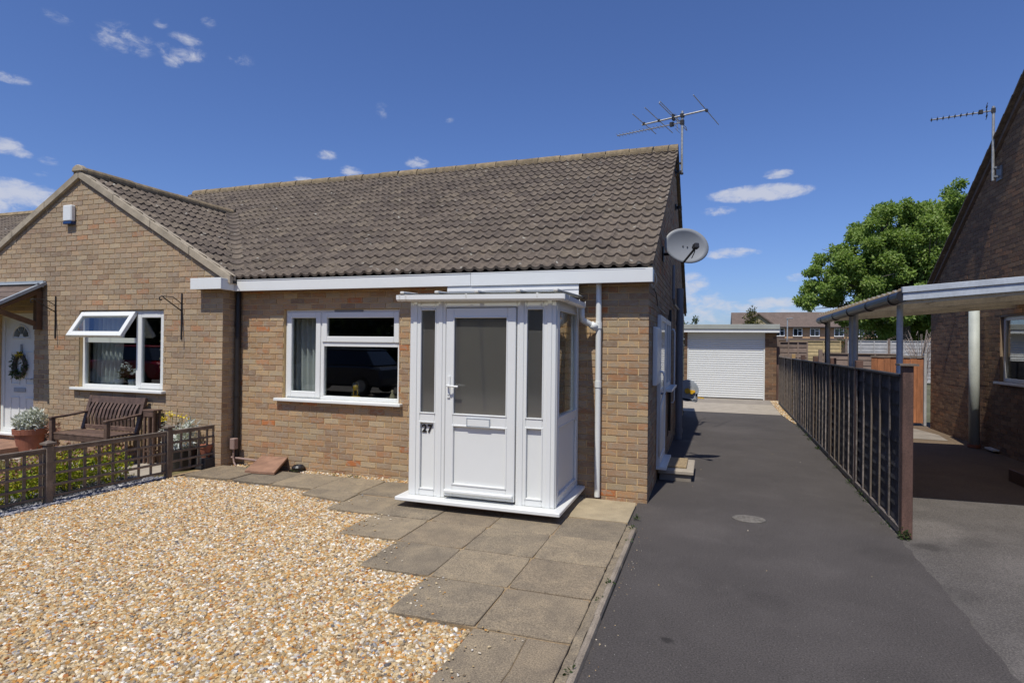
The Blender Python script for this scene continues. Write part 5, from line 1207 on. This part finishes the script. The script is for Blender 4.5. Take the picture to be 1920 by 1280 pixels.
rsl = MB().prism([(-1.17, .018, 0), (-1.17, 0, .012), (-1.17, -.006, .037), (-1.17, 0, .062), (-1.17, .018, .0745)], (2.34, 0, 0)).mesh('door_slat')
for k in range(27): link_mesh('door_slat', rsl, rd, (1.112, GY + .05, .02 + k * .0745), M['white'])
MB().box(-.06, 2.285, GY + .04, GY + .07, 0, .02).build('bottom_seal', M['black_plastic'], rd)
yl = MB().tube([(-.02, 13.9, .03), (.15, 13.75, .04), (.3, 13.82, .03), (.45, 13.7, .03)], .018, 6).build('hose_end', M['yellow']); tag(yl, 'short yellow hose end lying before the garage door', 'hose')

# ------------------------------------------------------------------ dark lap fence
LF = thing('lap_fence', 'long black stained lap panel fence beside the drive', 'fence', (2.45, 5, 0))
FA, FB = Vector((2.33, -.30, 0)), Vector((2.67, 14.0, 0)); fd = (FB - FA).normalized(); fn = Vector((-fd.y, fd.x, 0))    # fn points to the drive
if fn.x > 0: fn = -fn
def fp(t, off=0, z=0): return FA + fd * t + fn * off + Vector((0, 0, z))
tp = 0; k = 0; bays = [2.05, 1.86, 1.86, 1.86, 1.86, 1.86, 1.80]; ends = []
first = MB().bar(fp(0, 0, 0), fp(0, 0, 1.56), .085, .085, tuple(fd)).build('end_post', M['brown_post'], LF, bevel=.005)
MB().obox(fp(0, 0, 1.565), (fd * .075, fn * .075, Vector((0, 0, .009)))).build('post_cap', M['grey_wood'], LF)
for bi, bw in enumerate(bays):
    t0, t1 = tp + (.05 if bi else .045), tp + bw - .045
    back_ = bi >= 5                                            # the far panels are bare wood
    top = 1.45 - .004 * bi
    nb_ = 11
    for r_ in range(nb_):
        z0 = .10 + r_ * (top - .12) / nb_; z1 = z0 + (top - .12) / nb_ + .022; tl = .011
        a, b = fp(t0, -.004, 0), fp(t1, -.004, 0); vs = []
        nseg = 6; ph = random.uniform(0, 6)
        lo = [(t0 + (t1 - t0) * i / nseg, z0 + .008 * math.sin(i * 1.9 + ph) + random.uniform(-.004, .004)) for i in range(nseg + 1)]
        for t, z in lo: vs += [fp(t, .010 + tl, z), fp(t, .002, z1), fp(t, .002 + tl, z), fp(t, -.006, z1)]
        fs = []
        for i in range(nseg):
            o_ = 4 * i; fs += [(o_, o_ + 4, o_ + 5, o_ + 1), (o_ + 2, o_ + 3, o_ + 7, o_ + 6), (o_, o_ + 2, o_ + 6, o_ + 4)]
        MB().add(vs, fs).build('board', M['grey_wood'] if back_ else M['black_wood'], LF, loc=fp((t0 + t1) / 2, 0, z0))
    nbt = 5
    for j in range(nbt + 1):
        t = t0 + .02 + (t1 - t0 - .04) * j / nbt
        MB().bar(fp(t, .034, .06), fp(t + random.uniform(-.008, .008), .030, top - .01), .032, .016, tuple(fn)).build('batten', M['batten'] if (random.random() < .6 and not back_) else M['grey_wood'], LF, bevel=.003)
        MB().bar(fp(t, -.022, .06), fp(t, -.022, top - .01), .032, .016, tuple(fn)).build('rear_batten', M['black_wood'], LF)
    MB().bar(fp(t0, .012, top + .012), fp(t1, .012, top + .012), .075, .022).build('capping', M['black_wood'] if not back_ else M['grey_wood'], LF, bevel=.003)
    MB().bar(fp(t0, .03, .045), fp(t1, .03, .045), .03, .06).build('bottom_rail', M['batten'] if bi < 2 else M['black_wood'], LF, bevel=.003)
    tp += bw; ends.append(tp)
    mt_ = M['new_wood'] if bi == 4 else M['brown_post'] if bi < 5 else M['grey_wood']
    MB().bar(fp(tp, 0, 0), fp(tp, 0, 1.56 if bi < 5 else 1.5), .08, .08, tuple(fd)).build('post', mt_, LF, bevel=.004)
wd = []
rw = random.Random(9)
for k in range(26):
    t = rw.uniform(.3, 12.5); p = fp(t, .06); wd.append((p.x, p.y, .015, .05, .05, .02, 1))
for k in range(12): wd.append((-.02 + rw.uniform(-.02, .02), rw.uniform(-4.4, -.2), .03, .03, .05, .012, .6))
for k in range(10): wd.append((rw.uniform(-5.2, -2.5), -.2 + rw.uniform(-.02, .02), .03, .05, .02, .02, .6))
wds = leaves('weeds', 'bush', None, wd, 900, .028, .012, 63, up=.4, loc=(0, 0, 0)); wds['kind'] = 'stuff'; wds['label'] = 'small weeds along the fence foot and in the paving joints'
moss = leaves('moss_tuft', 'bush', None, [(FA.x - .03, FA.y - .05, .04, .05, .04, .06, 1)], 90, .03, .015, 61, loc=(FA.x, FA.y, 0)); tag(moss, 'green weed at the foot of the brown fence end post', 'weed')

# ------------------------------------------------------------------ right-hand house
HX = 5.2
RH = thing('right_house', 'dark brown brick house with steep gable at right edge', 'house', (7, 4, 0))
RW = (-5.34, -3.9, 1.19, 2.26)      # along u = -y
def zr(y_): return 3.156 + (8.214 - y_) * .695 if y_ > 4.1 else 3.156 + (8.214 - 4.1) * .695 - (4.1 - y_) * .695
RP = [(-8.56, -.03), (.4, -.03), (.4, 2.95), (-4.1, 5.96), (-8.56, 2.88)]
rmb = MB()
backing(rmb, (HX, 0, 0), (0, -1, 0), (-1, 0, 0), (-8.56, .4, -.03, 2.88), [RW])
rmb.prism([(HX + .0065, -u, v) for u, v in ((-8.56, 2.88), (.4, 2.88), (-4.1, 5.94))], (.14, 0, 0))
rmb.box(HX + .14, 12, 8.4, 8.56, -.03, 2.88)
wr = rmb.build('wall', M['mortar_dark'], RH)
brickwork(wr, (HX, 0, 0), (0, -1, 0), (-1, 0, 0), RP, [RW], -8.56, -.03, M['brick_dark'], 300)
MB().prism([(HX - .04, -.5, 2.90), (HX - .04, 4.1, 6.06), (HX - .04, 8.66, 2.93), (HX - .04, 8.66, 2.86), (HX - .04, 4.1, 5.98), (HX - .04, -.5, 2.83)], (7, 0, 0)).build('roof', M['far_roof'], RH)
vt_ = MB(); vs_t = Vector((0, -4.56, 3.13)).normalized()
for k in range(16):
    a = Vector((HX - .05, 8.70, 2.95)) + vs_t * (k * .345)
    vt_.bar(a, a + vs_t * .37 + Vector((0, 0, .02)), .12, .03)
vt_.build('verge_tile', M['tile'], RH)
wq = MB()
y_a, y_b, z_a, z_b = 3.9, 5.34, 1.19, 2.26; xq = HX + .05
wq.box(xq, xq + .05, y_a + .003, y_a + .06, z_a, z_b).box(xq, xq + .05, y_b - .06, y_b - .003, z_a, z_b).box(xq, xq + .05, y_a + .06, y_b - .06, z_a, z_a + .06).box(xq, xq + .05, y_a + .06, y_b - .06, z_b - .06, z_b).box(xq, xq + .05, 4.58, 4.66, z_a + .06, z_b - .06)
wq = wq.build('window', M['white'], RH, bevel=.004)
MB().box(xq + .02, xq + .028, y_a + .06, 4.58, z_a + .06, z_b - .06).build('pane', M['glass'], wq); MB().box(xq + .02, xq + .028, 4.66, y_b - .06, z_a + .06, z_b - .06).build('pane', M['glass'], wq)
MB().box(HX - .06, xq + .02, y_a - .06, y_b + .08, z_a - .04, z_a - .001).build('sill', M['white'], wq, bevel=.005)
rr_ = MB(); c = [(x, y, z) for z in (.1, 2.5) for y in (2.5, 7.5) for x in (HX + .16, HX + 4)]; rr_.add(c, [(0, 1, 3, 2), (4, 6, 7, 5), (2, 3, 7, 6), (0, 4, 5, 1), (1, 5, 7, 3)]); rr_.build('room', M['room'], RH)
MB().tube([(5.055, 5.9, .03), (5.05, 5.93, 2.42)], .078, 18).build('soil_pipe', M['pole_grey'], RH, smooth=True)
MB().tube([(5.055, 5.9, .0), (5.055, 5.9, .05)], .10, 18).build('pipe_collar', M['terracotta'], RH)
MB().box(5.10, 5.19, 5.3, 5.62, .03, .055).build('air_brick_cover', M['white_old'], RH)
sl_ = MB().box(4.38, 4.62, 2.2, 2.95, -.01, .15).build('timber_sleeper', M['oak'], bevel=.006); tag(sl_, 'brown timber sleeper on the carport floor at right edge', 'sleeper')

# ------------------------------------------------------------------ carport
CP_ = thing('carport', 'lean-to carport with white fascia and grey posts behind fence', 'carport', (3.8, 2.2, 0))
cx0, cx1, cy0, cy1 = 2.46, 5.18, .27, 4.85
def cz(x): return 2.262 + (x - cx0) * .082
n = 90; vs = []
for i in range(n + 1):
    y_ = cy0 + (cy1 - cy0) * i / n; h = .016 * math.cos(i * math.pi / 2 * .99)
    for x in (cx0 - .05, cx1): vs.append((x, y_, cz(x) + .035 + h))
MB().add(vs, [(2 * i, 2 * i + 2, 2 * i + 3, 2 * i + 1) for i in range(n)]).build('roof_sheet', M['sheet'], CP_, smooth=True)
MB().prism([(cx0 - .02, cy0 - .03, cz(cx0) - .075), (cx1, cy0 - .03, cz(cx1) - .075), (cx1, cy0 - .03, cz(cx1) + .0), (cx0 - .02, cy0 - .03, cz(cx0) + .0)], (0, .022, 0)).build('fascia_board', M['carport_white'], CP_, bevel=.003)
MB().prism([(cx0 - .03, cy0 - .045, cz(cx0) + .002), (cx1, cy0 - .045, cz(cx1) + .002), (cx1, cy0 - .045, cz(cx1) + .06), (cx0 - .03, cy0 - .045, cz(cx0) + .06)], (0, .05, 0)).build('capping', M['carport_white'], CP_, bevel=.003)
for y_ in (.33, 1.83, 3.28, 4.76):
    MB().prism([(cx0, y_, cz(cx0) - .105), (cx1, y_, cz(cx1) - .105), (cx1, y_, cz(cx1) - .002), (cx0, y_, cz(cx0) - .002)], (0, .045, 0)).build('rafter', M['white_old'], CP_, bevel=.003)
for x in (3.1, 3.8, 4.5, 5.12):
    MB().box(x, x + .035, .378, 1.828, cz(x) - .05, cz(x) + .012).box(x, x + .035, 1.878, 3.278, cz(x) - .05, cz(x) + .012).box(x, x + .035, 3.328, 4.758, cz(x) - .05, cz(x) + .012).build('purlin', M['white_old'], CP_)
MB().box(cx0 + .02, cx0 + .06, .38, 4.75, cz(cx0) - .09, cz(cx0) - .02).build('edge_beam', M['white_old'], CP_)
gl_ = MB().tube([(cx0 - .02, cy0 - .02, cz(cx0) - .03), (cx0 - .02, cy1 + .05, cz(cx0) - .075)], .058, 12)
for y_ in (.55, 1.5, 2.5, 3.5, 4.5): gl_.tube([(cx0 - .02, y_, cz(cx0) - .032 - .01 * y_), (cx0 - .02, y_ + .05, cz(cx0) - .033 - .01 * y_)], .065, 12)
gl_.build('gutter', M['black_plastic'], CP_)
for x, y_ in ((2.535, .70), (2.535, 2.68), (2.535, 2.95), (2.535, 4.66)):
    MB().tube([(x, y_, 0), (x, y_, cz(x) - .03)], .030, 12).build('post', M['steel'], CP_)
MB().tube([(2.56, 4.90, .1), (2.56, 4.90, 2.12), (2.45, 4.88, 2.2)], .038, 12).build('downpipe', M['black_plastic'], CP_)

# gate and fences beyond the carport
GT = thing('side_gate', 'orange brown boarded gate beside the right house', 'gate', (4.7, 8.9, 0))
for k in range(8):
    x = 4.14 + k * .128; MB().box(x, x + .124, 8.87 + .006 * (k % 2), 8.89 + .006 * (k % 2), .06, 1.52 + random.uniform(-.008, .008)).build('board', M['orange_wood'], GT, bevel=.003)
MB().box(4.12, 5.17, 8.85, 8.90, 1.53, 1.56).build('top_rail', M['grey_wood'], GT); MB().box(5.165, 5.215, 8.84, 8.92, 0, 1.62).build('gate_post', M['fence_pale'], GT, bevel=.004)
def panel_fence(name, label, x0, x1, y_, h, mat, nb_, pw, group=None, z0=.05, posts_=True, tiltx=0.0):
    o = thing(name, label, 'fence', ((x0 + x1) / 2, y_, 0), group)
    n = max(1, round((x1 - x0) / pw))
    for i in range(n):
        a, b = x0 + (x1 - x0) * i / n + .06, x0 + (x1 - x0) * (i + 1) / n - .03
        for r_ in range(nb_):
            za = z0 + (h - z0) * r_ / nb_; zb = za + (h - z0) / nb_ + .01; dz = random.uniform(-.006, .006)
            MB().add([(a, y_ - .022, za + dz), (b, y_ - .022, za - dz), (b, y_ - .004, zb), (a, y_ - .004, zb), (a, y_ - .010, za + dz), (b, y_ - .010, za - dz)], [(0, 1, 2, 3), (4, 5, 1, 0)]).build('board', M[mat], o)
        for t in (0.02, .33, .66, .98):
            x = a + (b - a) * t; MB().box(x - .02, x + .02, y_ - .045, y_ - .023, z0, h).build('batten', M[mat], o)
        MB().box(a, b, y_ - .05, y_ + .01, h, h + .03).build('capping', M[mat], o)
        if posts_: MB().box(x0 + (x1 - x0) * i / n - .05, x0 + (x1 - x0) * i / n + .05, y_ - .06, y_ + .04, 0, h + .12).build('post', M['fence_brown'], o)
    return o
panel_fence('panel_fence', 'yellow timber panel fence seen right of the garage', 4.6, 7.15, 28, 2.08, 'fence_yellow', 11, 1.85)
panel_fence('panel_fence', 'pale grey weathered panel fence behind the orange gate', 7.35, 13.1, 28, 2.12, 'fence_pale', 11, 1.9)
panel_fence('panel_fence', 'old brown panel fence just right of the garage wall', 2.78, 3.75, 15.2, 1.90, 'fence_brown', 11, 1.85)
panel_fence('panel_fence', 'old grey brown panel fence left of the orange gate', 3.75, 5.9, 13, 1.55, 'fence_brown', 9, 1.85)
gatepost = MB().box(2.70, 2.80, 14.5, 14.6, 0, 1.75).build('timber_post', M['brown_post'], bevel=.005); tag(gatepost, 'leaning timber post between garage pier and black fence', 'post')
DT = thing('dead_shrub', 'tangle of dry grey twigs above the pale fence', 'shrub', (8.6, 20, 0))
tw = MB()
for k in range(70):
    a = random.uniform(0, 6.28); r_ = random.uniform(.2, 1.0); x, y_ = 8.35 + random.uniform(-.1, .1), 20 + random.uniform(-.2, .2)
    hgt = random.uniform(1.5, 2.5); tw.tube([(x, y_, 0), (x + .3 * r_ * math.cos(a), y_ + .3 * r_ * math.sin(a), hgt * .7), (x + .8 * r_ * math.cos(a), y_ + .8 * r_ * math.sin(a), hgt), (x + 1.2 * r_ * math.cos(a), y_ + 1.2 * r_ * math.sin(a), hgt * .93)], [.012, .009, .006, .003], 4)
tw.build('twig', M['twig'], DT)

# ------------------------------------------------------------------ far houses, lamp, trees
TE = thing('terrace_house', 'brick terrace with brown roof beyond the back fences', 'house', (14, 75, 0))
MB().box(3.6, 26, 75.3, 82, 0, 4.5).build('wall', M['far_brick'], TE)
MB().prism([(3.3, 74.8, 4.40), (3.3, 78.6, 6.45), (3.3, 82.4, 4.40)], (23, 0, 0)).build('roof', M['far_roof'], TE)
MB().prism([(4.4, 75.0, 4.4), (8.6, 75.0, 4.4), (6.5, 75.0, 6.0)], (0, 2.6, 0)).build('front_gable', M['tan_wall'], TE)
MB().prism([(4.1, 74.7, 4.35), (6.5, 74.7, 6.15), (6.5, 74.7, 6.0), (4.4, 74.7, 4.35)], (0, 3.0, 0)).prism([(8.9, 74.7, 4.35), (8.6, 74.7, 4.35), (6.5, 74.7, 6.0), (6.5, 74.7, 6.15)], (0, 3.0, 0)).build('gable_roof', M['far_roof'], TE)
MB().box(3.6, 26, 74.0, 75.2, 2.65, 2.95).build('lean_to_roof', M['far_roof'], TE)
MB().box(3.2, 26.5, 74.7, 74.85, 4.28, 4.40).build('gutter', M['black_plastic'], TE)
for x in (8.5, 10.55, 12.5, 15.2, 17.4, 19.6):
    w = frame_boxes(MB(), x, x + 1.1, 3.2, 4.25, .10, 75.18, 75.3); w.box(x + .52, x + .60, 75.18, 75.3, 3.3, 4.15)
    w.box(x + .60, x + 1.0, 75.18, 75.3, 3.85, 3.92)
    w = w.build('window', M['white'], TE); MB().box(x + .1, x + 1.0, 75.24, 75.29, 3.3, 4.15).build('pane', M['dark_pane'], w)
LP = thing('street_lamp', 'thin grey street lamp before the far terrace roof', 'street lamp', (7.05, 50, 0))
MB().tube([(7.05, 50, 0), (7.05, 50, 4.25)], [.07, .045], 8).build('column', M['steel'], LP)
MB().bar((6.95, 50, 4.28), (7.5, 50, 4.34), .16, .09).build('lantern', M['dish'], LP, bevel=.02)
# big ash tree
TRX, TRY = 11.6, 34
AT = thing('ash_tree', 'large leafy green ash tree rising behind the carport', 'tree', (TRX, TRY, 0))
tr = MB().tube([(TRX, TRY, -.1), (TRX + .05, TRY, 1.6), (TRX - .05, TRY, 3.2), (TRX + .1, TRY, 5)], [.42, .34, .30, .24], 12)
limbs = [(6.8, 33, 6.0), (8.2, 35, 8.2), (9.8, 33, 9.6), (11.5, 35, 9.8), (13.6, 33.5, 10.2), (15.2, 35, 9.5), (16.3, 33, 7.5), (12.5, 31.5, 8), (10.5, 31.5, 6.5), (7.6, 34, 4.3), (14.8, 32, 5.5)]
for x, y_, z in limbs:
    s0 = random.uniform(2.6, 5.0); m_ = Vector((TRX + (x - TRX) * .45, TRY + (y_ - TRY) * .5, s0 + (z - s0) * .55)); tr.tube([(TRX, TRY, s0), m_, (x, y_, z)], [.17, .10, .03], 7)
    for j in range(4): e_ = Vector((x + random.uniform(-.9, .9), y_ + random.uniform(-1, 1), z + random.uniform(-1.0, .1))); tr.tube([m_ + (Vector((x, y_, z)) - m_) * .5, e_], [.05, .012], 5)
tr.build('trunk', M['bark'], AT)
rg = random.Random(5); blobs = []
outline = [(6.6, 5.2, .8), (6.5, 4.5, .5), (7.6, 6.3, 1.0), (9.0, 7.2, .9), (9.8, 8.2, .9), (7.5, 5.0, .9), (6.5, 6.4, .6), (7.0, 7.3, .5), (8.3, 7.6, .95), (8.7, 5.6, 1.3), (9.3, 3.6, 1.0), (9.6, 8.8, 1.0), (10.0, 7.2, 1.3), (10.2, 5.3, 1.4), (10.4, 3.4, 1.2), (10.9, 9.9, .95), (11.6, 8.4, 1.3), (11.8, 6.4, 1.4), (12.2, 10.2, 1.0), (12.0, 4.3, 1.3), (13.2, 9.3, 1.3), (13.4, 7.2, 1.5), (13.9, 10.6, .9), (13.6, 5.0, 1.3), (14.9, 9.9, 1.0), (15.1, 8.0, 1.4), (15.4, 5.8, 1.4), (16.3, 8.8, 1.1), (16.9, 6.8, 1.2), (16.5, 4.6, 1.2), (13.0, 3.2, 1.0)]
for x, z, r_ in outline:
    for j in range(6):
        rr = r_ * rg.uniform(.40, .74); blobs.append((x + rg.uniform(-.7, .7) * r_, TRY + rg.uniform(-2.2, 2.2), z + rg.uniform(-.7, .7) * r_, rr, rr, rr * .72, rr ** 2))
for k in range(60):                          # fill between the outer sprays
    t = rg.random(); zc = 3.6 + 6.2 * t; xl, xr = 8.6 + 3.4 * t ** 1.4, 17 - 1.5 * t; blobs.append((rg.uniform(xl, xr), TRY + rg.uniform(-2.4, 2.4), zc, .9, .9, .65, .7))
leaves('crown', 'ash', AT, blobs, 190000, .19, .10, 71, droop=.35, face=(0, -.9, 1.0))
def small_tree(name, label, x, y_, h, w, mat, seed, n=2500, ll=.18, lw=.08, cat='tree'):
    o = thing(name, label, cat, (x, y_, 0)); MB().tube([(x, y_, 0), (x + .05, y_, h * .6), (x, y_, h * .9)], [.10, .06, .015], 7).build('trunk', M['bark'], o)
    rg = random.Random(seed); bl = []
    for k in range(22):
        t = rg.random(); rr = w * (1 - .75 * t) * .45; bl.append((x + rg.uniform(-1, 1) * w * .5 * (1 - t), y_ + rg.uniform(-1, 1) * w * .4 * (1 - t), h * (.35 + .62 * t), rr, rr, rr * 1.1, rr ** 1.5 + .02))
    leaves('crown', mat, o, bl, n, ll, lw, seed, up=.4); return o
small_tree('feathery_conifer', 'thin golden conifer poking above the garage roof', 3.5, 40, 4.75, 1.9, 'conifer', 81)
small_tree('small_tree', 'dark green tree top just left of the garage roof', -.45, 40, 4.0, 1.5, 'bush', 82, 1500)
small_tree('small_tree', 'bushy tree hidden partly by the bungalow rear gable', -1.6, 30, 4.0, 2.4, 'bush', 83, 2500)
small_tree('small_tree', 'dark tree under the ash crown behind the carport', 12.6, 40, 4.6, 5.0, 'bush', 84, 7000, .22, .11)
small_tree('small_tree', 'low dark tree behind the pale fence beside right house', 16.0, 38, 4.4, 4.6, 'bush', 85, 6000, .22, .11)
# tall hedge across the street, seen only as the dark reflection in the windows
hb_ = [(x, -17 + random.uniform(-.6, .6), 2.2 + random.uniform(-.6, 1.2), 2.3, 1.3, 2.3, 1) for x in range(-34, 30, 2)]
MB().box(-36, 32, -17.9, -17.0, -.06, 3.6).build('hedge', M['soil'])['kind'] = 'stuff'  # solid core added to keep bright sky out of the window reflections
hd = leaves('hedge', 'hedge', None, hb_, 26000, .34, .2, 91, loc=(0, -17, 0)); hd['kind'] = 'stuff'; hd['label'] = 'tall dark hedge across the street'
# two cars parked along the street behind the viewpoint, mirrored in the front windows
def parked_car(label, x, y_, paint):
    o = thing('parked_car', label, 'car', (x, y_, 0), 'cars parked along the street')
    low = [(-2.05, .30), (-2.1, .62), (-2.0, .86), (-1.25, .95), (1.5, .97), (2.0, .90), (2.08, .55), (2.0, .28)]
    b = MB().prism([(x + a, y_ - .84, z) for a, z in low], (0, 1.68, 0)).build('body', paint, o, bevel=.07)
    cab = [(-1.2, .95, .80), (1.75, .96, .80), (1.35, 1.46, .62), (-.35, 1.48, .62)]
    vs = [(x + a, y_ + s_ * w, z) for s_ in (-1, 1) for a, z, w in cab]
    MB().add(vs, [(0, 1, 2, 3), (7, 6, 5, 4), (0, 4, 5, 1), (1, 5, 6, 2), (2, 6, 7, 3), (3, 7, 4, 0)]).build('cabin', M['dark_pane'], o, bevel=.03)
    MB().prism([(x - .42, y_ - .63, 1.465), (x + 1.38, y_ - .63, 1.45), (x + 1.38, y_ + .63, 1.45), (x - .42, y_ + .63, 1.465)], (0, 0, .05)).build('roof', paint, o, bevel=.02)
    for a in (-1.3, 1.3):
        for s_ in (-1, 1):
            wv = MB().tube([(x + a, y_ + s_ * .66, .31), (x + a, y_ + s_ * .87, .31)], .31, 20).build('wheel', M['black_plastic'], o); MB().tube([(x + a, y_ + s_ * .80, .31), (x + a, y_ + s_ * .88, .31)], .2, 16).build('rim', M['alu'], wv)
    for s_ in (-.55, .55): MB().obox((x - 2.03, y_ + s_, .72), ((.04, 0, 0), (0, .18, 0), (0, 0, .07))).build('headlight', M['white'], o, bevel=.02)
    return o
parked_car('dark grey hatchback mirrored faintly in the bungalow window', -11.4, -10.6, plain('grey_car_paint', (.05, .055, .065), .25, .05, 3))
parked_car('red hatchback mirrored faintly in the neighbour window', -20.5, -10.8, plain('red_car_paint', (.35, .012, .015), .25, .05, 3))
